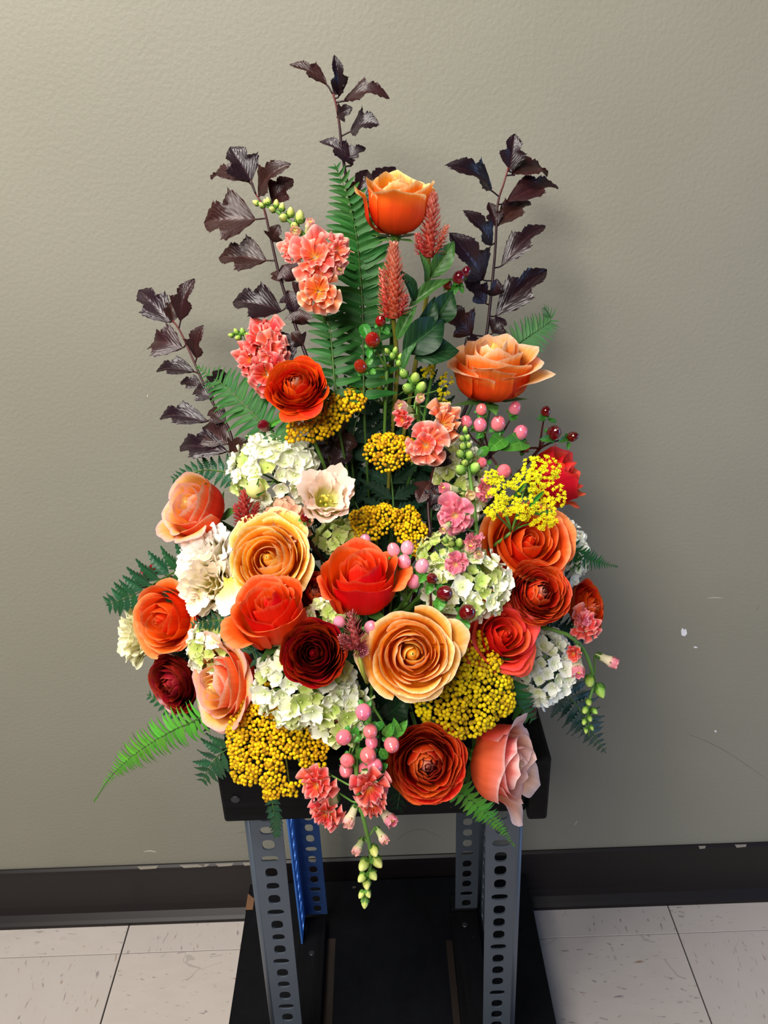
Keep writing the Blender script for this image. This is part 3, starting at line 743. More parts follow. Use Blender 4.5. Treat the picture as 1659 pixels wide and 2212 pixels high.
def hydrangea(label, px, py, rx, ry, axis, seed, mats, n=60, dY=0.0, fs=20, spread=1.9, depth=.85, skip=None, mixv=None):
    """a mop head: florets over an ellipsoid, facing outwards"""
    rnd = random.Random(seed); a = D(*axis); c = P(px, py, dY); m = mpp(c)
    t = thing('hydrangea', label, 'hydrangea', 'hydrangea heads in the arrangement', c, frame(a))
    Rx, Ry, Rz = rx * m, ry * m, min(rx, ry) * m * depth
    ga = math.pi * (3 - math.sqrt(5))
    for i in range(n):
        cz = 1 - (i + .5) / n * (1 - math.cos(spread)); sr = math.sqrt(max(0, 1 - cz * cz)); ph = i * ga + rnd.uniform(-.2, .2)
        d = Vector((sr * math.cos(ph), sr * math.sin(ph), cz))
        jr = rnd.uniform(.86, 1.03)
        p = Vector((d.x * Rx, d.y * Ry, d.z * Rz)) * jr
        nrm = Vector((d.x / Rx, d.y / Ry, d.z / Rz)).normalized()
        nrm = (nrm + Vector((rnd.uniform(-.4, .4), rnd.uniform(-.4, .4), rnd.uniform(-.2, .35)))).normalized()
        s = fs * m * rnd.uniform(.80, 1.26) * (.72 if jr < .9 else 1)
        q = nrm.to_track_quat('Z', 'Y').to_matrix() @ Matrix.Rotation(rnd.uniform(0, 6.28), 3, 'Z')
        M = Matrix.Translation(p) @ q.to_4x4() @ Matrix.Diagonal((s, s, s, 1))
        mat = mats[1] if (jr < .905 or rnd.random() < (.22 if mixv is None else mixv)) else mats[0]
        obj('floret', floret_mesh(mat)[rnd.randrange(6)], None, t, M)
    # short stalks inside the head, down to the main stem
    ac = Acc()
    for i in range(9):
        ph = i * ga; cz = .9 - .1 * i; sr = math.sqrt(1 - cz * cz); d = Vector((sr * math.cos(ph) * Rx, sr * math.sin(ph) * Ry, cz * Rz)) * .85
        ac.add(*tube_data([Vector((0, 0, -Rz * .7)), Vector((d.x * .4, d.y * .4, 0)), d], .0009, 5))
    o = obj('inner_stalks', ac.mesh('inner_stalks'), G_STEM, t, kind='stuff')
    stem_to_foam(t, c - a * Rz * .6, a, G_STEM, .003)
    return t

# ------------------------------------------------------------------ yarrow
def ico():
    g = (1 + 5 ** .5) / 2
    v = [(-1, g, 0), (1, g, 0), (-1, -g, 0), (1, -g, 0), (0, -1, g), (0, 1, g), (0, -1, -g), (0, 1, -g), (g, 0, -1), (g, 0, 1), (-g, 0, -1), (-g, 0, 1)]
    f = [(0, 11, 5), (0, 5, 1), (0, 1, 7), (0, 7, 10), (0, 10, 11), (1, 5, 9), (5, 11, 4), (11, 10, 2), (10, 7, 6), (7, 1, 8), (3, 9, 4), (3, 4, 2), (3, 2, 6), (3, 6, 8), (3, 8, 9), (4, 9, 5), (2, 4, 11), (6, 2, 10), (8, 6, 7), (9, 8, 1)]
    k = 1 / math.sqrt(1 + g * g); return [(x * k, y * k, z * k) for x, y, z in v], f
ICO = ico()
def yarrow(label, px, py, rx, ry, axis, roll, seed, mat, ncl=18, dome=.35, bead=4.6, dY=0.0, inside=None, stalk=True, group='yarrow heads in the arrangement'):
    """flat-topped golden head: tight clusters of bead florets on branching stalks"""
    rnd = random.Random(seed); a = D(*axis); c = P(px, py, dY); m = mpp(c)
    t = thing('yarrow', label, 'yarrow', group, c, frame(a, roll))
    br = bead * m; Rx, Ry = rx * m, ry * m
    pts = []; tries = 0; want = int(math.pi * rx * ry / (bead * bead * 2.9))
    ph = [rnd.uniform(0, 6.28) for _ in range(4)]
    cell = {}
    while len(pts) < want and tries < want * 40:
        tries += 1
        x, y = rnd.uniform(-1.12, 1.12), rnd.uniform(-1.12, 1.12); r = math.hypot(x, y); th = math.atan2(y, x)
        edge = 1 + .07 * math.sin(3 * th + ph[0]) + .06 * math.sin(5 * th + ph[1])
        if r > edge: continue
        if inside is not None and not inside(x, y): continue
        X, Y = x * Rx, y * Ry
        kx, ky = int(X // (br * 1.45)), int(Y // (br * 1.45)); bad = False
        for i in (-1, 0, 1):
            for j in (-1, 0, 1):
                for (qx, qy) in cell.get((kx + i, ky + j), ()):
                    if (qx - X) ** 2 + (qy - Y) ** 2 < (br * 1.45) ** 2: bad = True
        if bad: continue
        cell.setdefault((kx, ky), []).append((X, Y)); pts.append((X, Y, x, y))
    if not pts: return t
    seeds = rnd.sample(pts, min(ncl, len(pts)))
    for _ in range(3):
        own = [min(range(len(seeds)), key=lambda s: (seeds[s][0] - p[0]) ** 2 + (seeds[s][1] - p[1]) ** 2) for p in pts]
        ns = []
        for s in range(len(seeds)):
            q = [p for p, o in zip(pts, own) if o == s]
            ns.append(tuple(sum(v[i] for v in q) / len(q) for i in range(4)) if q else seeds[s])
        seeds = ns
    zlift = [rnd.uniform(-.5, .5) * br * 2.2 for _ in seeds]
    Rm = min(Rx, Ry)
    for s, sd in enumerate(seeds):
        ac = Acc(); mem = [p for p, o in zip(pts, own) if o == s]
        if not mem: continue
        cr = max(math.hypot(p[0] - sd[0], p[1] - sd[1]) for p in mem) + 1e-6
        for p in mem:
            X = sd[0] + (p[0] - sd[0]) * .95; Y = sd[1] + (p[1] - sd[1]) * .95
            d2 = math.hypot(p[0] - sd[0], p[1] - sd[1]) / cr
            z = dome * Rm * (1 - (p[2] ** 2 + p[3] ** 2)) + zlift[s] - .55 * cr * d2 * d2 + rnd.uniform(-.35, .35) * br
            sz = br * rnd.uniform(.98, 1.30)
            M = Matrix.Translation((X, Y, z)) @ Matrix.Rotation(rnd.uniform(0, 6), 4, Vector((rnd.uniform(-1, 1), rnd.uniform(-1, 1), .3)).normalized()) @ Matrix.Diagonal((sz, sz, sz * 1.05, 1))
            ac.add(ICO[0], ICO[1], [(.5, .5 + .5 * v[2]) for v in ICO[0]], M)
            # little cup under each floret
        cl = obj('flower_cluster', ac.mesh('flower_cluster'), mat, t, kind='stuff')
        zc = dome * Rm * (1 - (sd[2] ** 2 + sd[3] ** 2)) + zlift[s] - br * 1.5
        vs, fs, uv = tube_data(bez((0, 0, -Rm * .9), (sd[0] * .25, sd[1] * .25, -Rm * .45), (sd[0] * .9, sd[1] * .9, zc - Rm * .25), (sd[0], sd[1], zc), 6), [.0011, .001, .0009, .0008, .0007, .0007], 5)
        obj('branchlet', mesh('branchlet', vs, fs, uv), OLIVE if stalk else G_STEMD, t)
    stem_to_foam(t, c - a * Rm * .9, a, OLIVE, .0018)
    return t

# ------------------------------------------------------------------ snapdragon
def bud_data(): # plump pointed bud, base at origin, along +z, unit length
    return lathe([(.02, 0), (.20, .04), (.31, .2), (.34, .42), (.30, .66), (.19, .86), (.05, 1.0)], 10)
def snap_blossom(t, parent, base, axis, s, mats, rnd, openness=1.0, roll=None):
    """tube and two ruffled lips; s is the blossom's face radius in metres"""
    a = Vector(axis).normalized(); q = frame(a, rnd.uniform(-.5, .5) if roll is None else roll)
    M = o_inv[t.name] @ (Matrix.Translation(Vector(base)) @ q.to_4x4())
    tubm, petm = mats
    tu = lathe([(.10, -1.25), (.24, -1.15), (.30, -.8), (.33, -.4), (.40, -.1), (.46, .05), (.40, .05), (.30, -.12), (.14, -.10), (.01, -.06)], 12)
    b = obj('blossom', mesh('blossom_tube', *scaled(tu, s)), tubm, parent, M)
    cal = Acc()
    for k in range(5):
        cal.add(*cup_petal(k * 1.2566, .45, .3, .55, .05, 0, -1.3, rnd, nu=3, nv=4, point=.2))
    obj('calyx', mesh('calyx', *scaled((cal.v, cal.f, cal.uv), s)), SEPAL, b)
    if openness > .4:
        spec = [(math.pi / 2 + .55, .62, .95, .55, .25), (math.pi / 2 - .55, .62, .95, .55, .25), (-math.pi / 2, .60, .85, .25, .55), (-math.pi / 2 + 1.05, .60, .85, .25, .5), (-math.pi / 2 - 1.05, .60, .85, .25, .5)]
        for (th, half, L, lift, bend) in spec:
            d = fan_petal(th + rnd.uniform(-.1, .1), half * rnd.uniform(.95, 1.15), L * openness * rnd.uniform(.88, 1.1), .22, lift * rnd.uniform(.6, 1.3), bend * rnd.uniform(.6, 1.3), .22, rnd.choice((5, 6, 7)), rnd, nu=16)
            obj('petal', mesh('petal', *scaled(d, s)), petm, b)
        for k in range(5):
            d = fan_petal(k * 1.2566 + rnd.uniform(-.3, .3), .62, .74 * openness * rnd.uniform(.85, 1.12), .14, .62, .30, .26, rnd.choice((5, 6, 7)), rnd, nu=14, nv=6, zoff=.03)
            obj('petal', mesh('petal', *scaled(d, s)), petm, b)
        for k in range(8):
            d = fan_petal(k * .785 + rnd.uniform(-.3, .3), .65, .5 * rnd.uniform(.8, 1.2), .06, 1.1, .35, .28, 5, rnd, nu=9, nv=5, zoff=.05)
            obj('inner_petal', mesh('inner_petal', *scaled(d, s)), petm, b)
    else:
        for k in range(5):
            d = cup_petal(k * 1.2566 + .3, .62, .46, .75, -.12 + .2 * openness, .03, -.05, rnd, nu=8, nv=6, belly=.4, rmin=.85, ruffle=.05, kr=4)
            obj('petal', mesh('petal', *scaled(d, s)), petm, b)
        for k in range(3):
            d = sphere_data(6, 5, .07, 1.5); obj('anther', mesh('anther', *scaled(d, s)), M_STIGMA, b, Matrix.Translation((.1 * s * (k - 1), .06 * s, .42 * s)))
    return b
def snapdragon(label, spine, buds, blossoms, seed, bud_mat, group='snapdragon spikes in the arrangement', dY=0.0, foam=True, tipfirst=True):
    """spine: px points from tip to foot; buds: (px, py, size px, axis); blossoms: (px, py, radius px, axis, openness, mats)"""
    rnd = random.Random(seed)
    w = [P(x, y, dY + (d[0] if d else 0)) for (x, y, *d) in spine]
    t = thing('snapdragon', label, 'snapdragon', group, w[-1])
    path = smooth_path(w, 18)
    if foam:
        e = FOAM + (w[-1] - FOAM) * .2; path = path + bez(w[-1], w[-1] + (path[-1] - path[-3]) * 1.5, e + Vector((0, 0, .05)), e, 7)[1:]
    n = len(path); add_tube('stem', t, path, [.0008 + .0010 * min(1, i / 10) for i in range(n)], M_SNSTEM, 7)
    def nearest(p): return min(path[:18], key=lambda q: (q - p).length)
    for (x, y, s, ax) in buds:
        c = P(x, y, dY + (ax[3] if len(ax) > 3 else -.002)); a = D(*ax[:3]); L = s * mpp(c)
        q = nearest(c)
        M = o_inv[t.name] @ (Matrix.Translation(c - a * L * .5) @ frame(a, rnd.uniform(0, 6)).to_4x4())
        b = obj('bud', mesh('bud', *scaled(bud_data(), L)), bud_mat, t, M)
        ca = Acc()
        for k in range(5): ca.add(*cup_petal(k * 1.2566, .5, .38, .5, .03, 0, -.03, rnd, nu=3, nv=4, point=.25))
        obj('calyx', mesh('calyx', *scaled((ca.v, ca.f, ca.uv), L)), M_SNSTEM, b)
        add_tube('pedicel', t, bez(q, q + (c - q) * .3, c - a * L * .8, c - a * L * .45, 5), .0007, M_SNSTEM, 5)
    for (x, y, s, ax, op, mats) in blossoms:
        c = P(x, y, dY + (ax[3] if len(ax) > 3 else -.006)); a = D(*ax[:3]); R = s * mpp(c) * 1.12
        snap_blossom(t, t, c, a, R, mats, rnd, op)
        q = nearest(c); add_tube('pedicel', t, bez(q, q + (c - q) * .3, c - a * R * 1.6, c - a * R * 1.2, 5), .0009, M_SNSTEM, 5)
    return t

# ------------------------------------------------------------------ hypericum
def berry_data(): return lathe([(.001, 0), (.26, .02), (.42, .14), (.49, .34), (.48, .56), (.40, .78), (.26, .93), (.10, 1.0), (.05, 1.03), (.02, 1.07), (.001, 1.06)], 16)
_bm = {}
def hypericum(label, root, berries, seed, mat, leaves=(), group='hypericum sprigs in the arrangement', dY=0.0, stemmat=None, foam=True):
    """berries: (px, py, width px, axis)"""
    rnd = random.Random(seed); r0 = P(root[0], root[1], dY + (root[2] if len(root) > 2 else .02)); sm = stemmat or BROWN_STEM
    t = thing('hypericum_sprig', label, 'hypericum', group, r0)
    if mat.name not in _bm:
        me = mesh('berry', *berry_data()); me.materials.append(mat); _bm[mat.name] = me
    for (x, y, wd, ax) in berries:
        c = P(x, y, dY + (ax[3] if len(ax) > 3 else -.004)); a = D(*ax[:3]); s = wd * mpp(c) * 1.12
        b0 = c - a * s * .5; fr = frame(a, rnd.uniform(0, 6)).to_4x4()
        M = o_inv[t.name] @ (Matrix.Translation(b0) @ fr @ Matrix.Diagonal((s, s, s * rnd.uniform(1.0, 1.12), 1)))
        b = obj('berry', _bm[mat.name], None, t, M)
        for k in range(5):
            th = k * 1.2566; d = Vector((math.cos(th), math.sin(th), -.25 + rnd.uniform(-.15, .3)))
            L = .62; y_ = d.normalized(); n_ = Vector((0, 0, 1)); n_ = (n_ - y_ * n_.dot(y_)).normalized(); x_ = y_.cross(n_)
            Mm = Matrix(((x_.x * .42, y_.x * L, n_.x * .5, 0), (x_.y * .42, y_.y * L, n_.y * .5, 0), (x_.z * .42, y_.z * L, n_.z * .5, 0), (0, 0, 0, 1)))
            obj('sepal', leaf_mesh('oval', M_HLEAF), None, b, Mm)
        add_tube('twig', t, bez(r0, r0 + (b0 - r0) * .4 + Vector((0, 0, .004)), b0 - a * min(.02, (b0 - r0).length * .4), b0, 7), [.0013, .0012, .0011, .001, .0009, .0008, .0008], sm, 5)
    for (bx, by, tx, ty, wd, *tw) in leaves:
        b = P(bx, by, dY + .002); e = P(tx, ty, dY + (tw[1] if len(tw) > 1 else 0))
        put_leaf(t, b, e, wd * mpp(b), 'oval', M_HLEAF, tw[0] if tw else 0)
    if foam: stem_to_foam(t, r0, (r0 - FOAM), sm, .0016, name='stem')
    return t

# ------------------------------------------------------------------ celosia
def celosia(label, spikes, seed, mat, leaves=(), foot=None, dY=0.0):
    """spikes: (tip x, tip y, base x, base y, half width px)"""
    rnd = random.Random(seed); s0 = spikes[0]
    b0 = P(s0[2], s0[3], dY); t = thing('celosia', label, 'celosia', 'celosia plumes in the arrangement', b0)
    for i, (tx, ty, bx, by, hw) in enumerate(spikes):
        tip, bs = P(tx, ty, dY - .004), P(bx, by, dY); ax = tip - bs; L = ax.length; R = hw * mpp(bs); q = frame(ax.normalized()).to_4x4()
        ac = Acc(); N = int(190 * max(.35, min(1.3, (L * R) / (.055 * .011))))
        ac.add(*lathe([(R * .45, 0), (R * .4, L * .4), (R * .2, L * .8), (.0003, L * .97)], 8))
        ga = 2.39996
        for k in range(N):
            f = (k + .5) / N; z = L * f ** .85; r = R * (1 - f ** 1.3) ** .75 * .55 + .0003; th = k * ga
            ln_ = (.62 - .30 * f) * R * rnd.uniform(.8, 1.35) + .0022; wd = .30 * ln_ + .0005
            o = Vector((math.cos(th), math.sin(th), 0)); up = Vector((0, 0, 1)); d = (o * rnd.uniform(.6, 1.0) + up * (.35 + .8 * f)).normalized(); sd = Vector((-o.y, o.x, 0))
            p = o * r + up * z
            vs = [p - sd * wd * .3, p + sd * wd * .3, p + d * ln_ * .55 + sd * wd * .5 + o * .0003, p + d * ln_, p + d * ln_ * .55 - sd * wd * .5 + o * .0003]
            ac.add(vs, [(0, 1, 2, 3, 4)], [(.5, .1 + .25 * f), (.5, .1 + .25 * f), (.5, .5 + .2 * f), (.5, 1), (.5, .5 + .2 * f)])
        M = o_inv[t.name] @ (Matrix.Translation(bs) @ q)
        obj('plume' if i == 0 else 'side_plume', ac.mesh('plume'), mat, t, M, kind='stuff')
    for (bx, by, tx, ty, wd, tw, mt) in leaves:
        b = P(bx, by, dY + .004); put_leaf(t, b, P(tx, ty, dY - .004), wd * mpp(b), 'broad', mt, tw)
    if foot:
        w = [P(x, y, dY + .002 + .022 * i) for i, (x, y) in enumerate(foot)]
        e = FOAM + (w[-1] - FOAM) * .2
        pth = smooth_path([b0 + (b0 - w[0]) * .05] + w, 14)
        add_tube('stem', t, pth + bez(pth[-1], pth[-1] + (pth[-1] - pth[-3]), e + Vector((0, 0, .05)), e, 6)[1:], .0022, OLIVE, 7)
    else: stem_to_foam(t, b0, P(s0[0], s0[1], dY) - b0, OLIVE, .002)
    return t

# ------------------------------------------------------------------ ninebark and ferns
def ninebark(label, spine, leaves, seed, dY=0.0):
    """spine px foot -> tip; leaves: (base x,y, tip x,y, width px, twist, [depth of tip])"""
    rnd = random.Random(seed); w = [P(x, y, dY) for x, y in spine]
    t = thing('ninebark_branch', label, 'branch', 'dark ninebark branches in the arrangement', w[0])
    path = smooth_path(w, 22); e = FOAM + (w[0] - FOAM) * .15
    full = bez(e, e + Vector((0, 0, .06)), w[0] - (path[2] - path[0]) * 2, w[0], 8)[:-1] + path
    n = len(full); add_tube('stem', t, full, [.0021 - .0013 * i / (n - 1) for i in range(n)], M_NSTEM, 7)
    for i, (bx, by, tx, ty, wd, tw, *dz) in enumerate(leaves):
        d = dz[0] if dz else rnd.uniform(-.014, .010)
        b = P(bx, by, dY); e2 = P(tx, ty, dY + d); q = min(path, key=lambda p: (p - b).length - .15 * (b.z - p.z))
        put_leaf(t, b, b + (e2 - b) * 1.06, wd * mpp(b) * 1.42, 'nine', M_NINE if rnd.random() < .62 else M_NINE2, tw * .6, i % 5, petiole=q, pmat=M_NSTEM)
    return t
def fern(label, spine, lens, seed, mat, kind='pinna', step=9.0, wid=.22, ang=62, dY=0.0, cat='fern', up=None, tipdz=0.0, stemmat=None, foam=True, group='fern fronds in the arrangement', sides=(-1, 1), droop=.0, name='fern_frond', twist=0.0, skip0=0.0, leafname='leaflet'):
    """spine px foot -> tip (third number = extra depth); lens: leaflet length px at equal steps foot -> tip"""
    rnd = random.Random(seed); w = [P(s[0], s[1], dY + (s[2] if len(s) > 2 else 0)) for s in spine]
    t = thing(name, label, cat, group, w[0]); path = smooth_path(w, 40)
    n = len(path); m = mpp(w[0]); sm = stemmat or G_STEMD
    if foam:
        e = FOAM + (w[0] - FOAM) * .15; full = bez(e, e + Vector((0, 0, .05)), w[0] - (path[3] - path[0]) * 2, w[0], 7)[:-1] + path
    else: full = path
    add_tube('rachis', t, full, [.0013 - .0009 * i / (len(full) - 1) for i in range(len(full))], sm, 5)
    tot = sum((path[i + 1] - path[i]).length for i in range(n - 1)); pos = tot * skip0 + step * m * .3; i = 0
    while pos < tot * .985:
        acc = 0
        for k in range(n - 1):
            sl = (path[k + 1] - path[k]).length
            if acc + sl >= pos: break
            acc += sl
        f = pos / tot; p = path[k].lerp(path[k + 1], (pos - acc) / sl); d = (path[k + 1] - path[k]).normalized()
        nrm = (Vector(up) if up is not None else -FW); nrm = (nrm - d * nrm.dot(d)).normalized(); nrm = Matrix.Rotation(twist, 3, d) @ nrm
        s_ = d.cross(nrm).normalized()
        Lp = float(np.interp(f, np.linspace(0, 1, len(lens)), lens)) * m
        for sd in sides:
            a = math.radians(ang * (1 - .35 * f) + rnd.uniform(-4, 4)); L = Lp * rnd.uniform(.92, 1.08)
            if L < .0015: continue
            dr = d * math.cos(a) + s_ * (sd * math.sin(a)) - nrm * (droop + rnd.uniform(-.05, .08))
            tip = p + dr.normalized() * L
            o = put_leaf(t, p, tip, max(L * wid * (1.65 if 'pinna' in kind else 1.2), .0016), kind, mat, rnd.uniform(-.25, .25), rnd.randrange(3), leafname, up=nrm)
        pos += step * m * (1.6 if 'pinna' in kind else 1.6) * (1 - .45 * f); i += 1
    # end leaflet
    put_leaf(t, path[-3], path[-1] + (path[-1] - path[-2]) * .6, max(3.2 * m, .002), kind, mat, 0, 0, leafname, up=nrm)
    return t
def goldenrod(label, root, clusters, seed, mat, leaves=(), dY=0.0):
    rnd = random.Random(seed); r0 = P(root[0], root[1], dY + .02)
    t = thing('goldenrod', label, 'goldenrod', 'goldenrod sprays in the arrangement', r0)
    for (x, y, rx, ry, nt) in clusters:
        c = P(x, y, dY - .004); m = mpp(c); ac = Acc()
        pts = []
        for _ in range(nt * 30):
            if len(pts) >= nt * 2.3: break
            u, v = rnd.uniform(-1, 1), rnd.uniform(-1, 1)
            if u * u + v * v > 1 or any((u - a) ** 2 * rx * rx + (v - b) ** 2 * ry * ry < 17 for a, b in pts): continue
            pts.append((u, v))
        for (u, v) in pts:
            q = c + RT * (u * rx * m) + UP * (v * ry * m) - FW * ((1 - u * u - v * v) * .5 * min(rx, ry) * m + rnd.uniform(-.001, .001))
            # a small daisy tuft: rays around a raised middle
            r = 7.2 * m * rnd.uniform(.8, 1.15); ax = (D(u * .8, .45 + v * .6, .8) + D(rnd.uniform(-.4, .4), rnd.uniform(-.3, .4), .1) * .4).normalized(); F = Matrix.Translation(loc_of(t, q)) @ frame(ax, rnd.uniform(0, 6)).to_4x4()
            for k in range(11):
                th = k * 2 * math.pi / 11 + rnd.uniform(-.1, .1); el = rnd.uniform(.1, .9); c_, s_ = math.cos(th), math.sin(th); L = r * rnd.uniform(.8, 1.1)
                dv = Vector((c_ * math.cos(el), s_ * math.cos(el), math.sin(el))); sv = Vector((-s_, c_, 0)); w_ = r * .16
                ac.add([sv * -w_ * .5, sv * w_ * .5, dv * L * .7 + sv * w_, dv * L, dv * L * .7 - sv * w_], [(0, 1, 2, 3, 4)], [(.5, 0), (.5, 0), (.5, .7), (.5, 1), (.5, .7)], F)
            ac.add(ICO[0], ICO[1], [(.5, .8)] * 12, F @ Matrix.Translation((0, 0, r * .25)) @ Matrix.Diagonal((r * .38, r * .38, r * .4, 1)))
        obj('flower_cluster', ac.mesh('flower_cluster', False), mat, t, kind='stuff')
        add_tube('branchlet', t, bez(r0, r0 + (c - r0) * .3 + UP * .004, c - UP * .006 + FW * .006, c + FW * .002, 7), .0009, G_STEM, 5)
    for (bx, by, tx, ty, wd) in leaves:
        b = P(bx, by, dY); put_leaf(t, b, P(tx, ty, dY - .006), wd * mpp(b), 'lance', M_HLEAF, rnd.uniform(-.4, .4))
    stem_to_foam(t, r0, (r0 - FOAM), G_STEM, .0016)
    return t

# ------------------------------------------------------------------ flower materials
RM_PEACH = petal_mat('rose_orange_cream', [(0, '#D2500A'), (.5, '#EE7C12'), (.88, '#F6A432'), (1, '#FBD894')], [(0, '#C23206'), (.6, '#D9460A'), (.88, '#EE7A22'), (.97, '#F8CE8E'), (1, '#F8DCA8')])
RM_PEACHH = petal_mat('rose_yellow_heart', [(0, '#F59A14'), (.6, '#F9BC30'), (1, '#FCE482')], [(0, '#E8700C'), (.7, '#F6A420'), (1, '#FBE184')])
RM_PINKP = petal_mat('rose_orange_blush', [(0, '#E8700C'), (.6, '#F4962A'), (.85, '#F7B562'), (1, '#F5CFB0')], [(0, '#D03C08'), (.66, '#E2560E'), (.85, '#F08C34'), (.95, '#F7C890'), (1, '#F8D8BC')])
RM_YELL = petal_mat('rose_golden', [(0, '#F08A0E'), (.55, '#F7A41C'), (.88, '#FABA3C'), (.96, '#FCDC8C'), (1, '#FCE8B8')], [(0, '#F08A14'), (.6, '#F7AC2C'), (.86, '#F9C058'), (.96, '#FADCA4'), (1, '#F8DCC4')])
RM_YELLO = petal_mat('rose_golden_peach', [(0, '#EE800C'), (.55, '#F5981E'), (.86, '#F8AE40'), (.95, '#FACF88'), (1, '#F8DAB0')], [(0, '#EE8014'), (.6, '#F49C2C'), (.86, '#F6AE58'), (.95, '#F6C690'), (1, '#F2C4AC')])
RM_CORAL = petal_mat('rose_coral_pink', [(0, '#F08A24'), (.55, '#F4A038'), (.84, '#F4B662'), (.94, '#F3BE9C'), (1, '#F1B4B4')], [(0, '#D43408'), (.70, '#E44E22'), (.86, '#EC7E52'), (.94, '#F4B894'), (1, '#F2BEBC')])
RM_CORALH = petal_mat('rose_coral_heart', [(0, '#F59A2C'), (.6, '#F9BA48'), (1, '#FADC8C')], [(0, '#F39228'), (.7, '#F6B04C'), (1, '#F9D68E')])
RM_PINK = petal_mat('rose_pale_pink', [(0, '#EE7A48'), (.5, '#F2A27A'), (.82, '#F4BCA6'), (.94, '#F4CCC0'), (1, '#F4D0D2')], [(0, '#D8401E'), (.6, '#E5553A'), (.84, '#EA7A6E'), (.95, '#F2BAB4'), (1, '#F4D2CE')])
RM_PINKH = petal_mat('rose_pale_pink_heart', [(0, '#EFA040'), (.6, '#F3C480'), (1, '#F4D8B8')], [(0, '#EFA050'), (.7, '#F2BE98'), (1, '#F2D4C4')])
RM_ORNG = petal_mat('rose_orange', [(0, '#E64804'), (.55, '#F25C0E'), (.88, '#F76C1E'), (.95, '#F98C4C'), (1, '#FA9E66')], [(0, '#D84408'), (.6, '#E24006'), (.9, '#EC4C12'), (1, '#F47438')], vv=.05)
RM_ORRED = petal_mat('rose_orange_red', [(0, '#E63A04'), (.55, '#F24A0A'), (.88, '#F7581A'), (.95, '#F87C46'), (1, '#F98A58')], [(0, '#D24006'), (.55, '#D62C06'), (.9, '#E22C10'), (1, '#EE5A34')], vv=.05)
RM_RED = petal_mat('rose_red', [(0, '#DC2E0A'), (.55, '#F04418'), (.88, '#F55630'), (.95, '#F4604C'), (1, '#EE4A44')], [(0, '#BC1404'), (.6, '#CE1A08'), (.9, '#DA2414'), (1, '#E23A2C')], vv=.05)
NM_OR = petal_mat('ranunculus_orange_red', [(0, '#8A1404'), (.6, '#C42C06'), (.92, '#D83A0A'), (1, '#E05818')], [(0, '#A81C04'), (.6, '#C82E06'), (.93, '#DC3E0A'), (1, '#E66426')], .4, .35, .3, .1)
NM_ORH = petal_mat('ranunculus_peach_heart', [(0, '#B03A14'), (1, '#E48A5A')], [(0, '#C04A1C'), (.8, '#D8683A'), (1, '#F0B08A')], .4, .35, .2)
NM_DK = petal_mat('ranunculus_dark_red', [(0, '#2E0202'), (.6, '#6A0A04'), (.92, '#8A1206'), (1, '#A02410')], [(0, '#4A0402'), (.6, '#740A04'), (.93, '#8E1408'), (1, '#A62A18')], .3, .45, .22, .2)
NM_BG = petal_mat('ranunculus_burgundy', [(0, '#300204'), (.6, '#660808'), (.92, '#7A0C0C'), (1, '#96221C')], [(0, '#4A0408'), (.6, '#6E0A0C'), (.93, '#841212'), (1, '#A23028')], .3, .45, .2, .2)
NM_BR = petal_mat('ranunculus_brick', [(0, '#7A1004'), (.6, '#AA2206'), (.90, '#C0300C'), (1, '#D65C30')], [(0, '#961804'), (.6, '#B42806'), (.90, '#C63810'), (1, '#DE6C40')], .35, .4, .25, .15)
NM_BRH = petal_mat('ranunculus_rosy_heart', [(0, '#7A1C14'), (1, '#B85A48')], [(0, '#8A2418'), (.8, '#A84434'), (1, '#D08A74')], .35, .4, .2)
LM_BL = petal_mat('lisianthus_blush', [(0, '#B8B43A'), (.3, '#E4DA8A'), (.6, '#F4E2C8'), (1, '#F6DCCB')], [(0, '#C8C45A'), (.35, '#EEE0B4'), (.7, '#F3DCCB'), (1, '#F4D2C2')], .5, .25, .32)
LM_PE = petal_mat('lisianthus_peach', [(0, '#B8B43A'), (.3, '#E8D690'), (.6, '#F2D2AE'), (1, '#F0BEA2')], [(0, '#C8C45A'), (.35, '#EEDCB0'), (.7, '#F0CCB0'), (1, '#ECB49C')], .5, .25, .3)
LM_WH = petal_mat('lisianthus_white', [(0, '#D8CC50'), (.3, '#F0E6A0'), (.55, '#FDFBF2'), (1, '#FFFBF6')], [(0, '#CFC23E'), (.4, '#EEE29C'), (.7, '#FCF8EC'), (1, '#FDF4EC')], .5, .25, .32, .03)
LM_CR = petal_mat('lisianthus_cream', [(0, '#D2C23C'), (.35, '#EEE08C'), (.7, '#F6EECC'), (1, '#F6E6D4')], [(0, '#C8B82E'), (.45, '#E4D468'), (.8, '#F4ECC8'), (1, '#F5E0CC')], .5, .25, .32, .04)
LM_YE = petal_mat('lisianthus_pale_yellow', [(0, '#DCD080'), (.5, '#EEE8B4'), (1, '#F4F0CC')], [(0, '#D0C670'), (.5, '#E8E0A4'), (1, '#F2EDC8')], .5, .25, .3)
M_PISTIL = plain_mat('pistil_green', [(0, '#A8B83A'), (1, '#C8C84A')]); M_STIGMA = plain_mat('stigma_yellow', [(0, '#D8C020'), (1, '#ECDC60')], .5)
HY_W = plain_mat('hydrangea_white', [(0, '#C8D67A'), (.3, '#EEF1CC'), (.75, '#FBFBEC'), (1, '#F8F9E4')], .5, .25, .3, .06, .008, 60, namt=.05)
HY_G = plain_mat('hydrangea_lime', [(0, '#A6C04A'), (.4, '#C4D474'), (.8, '#DAE29E'), (1, '#DFE5AC')], .5, .25, .3, .08, .012, 60, namt=.06)
HY_WC = plain_mat('hydrangea_cool_white', [(0, '#C6D2A0'), (.3, '#EEF0DE'), (.75, '#FAFBF5'), (1, '#F6F8F0')], .5, .25, .3, .05, .008, 60, namt=.05)
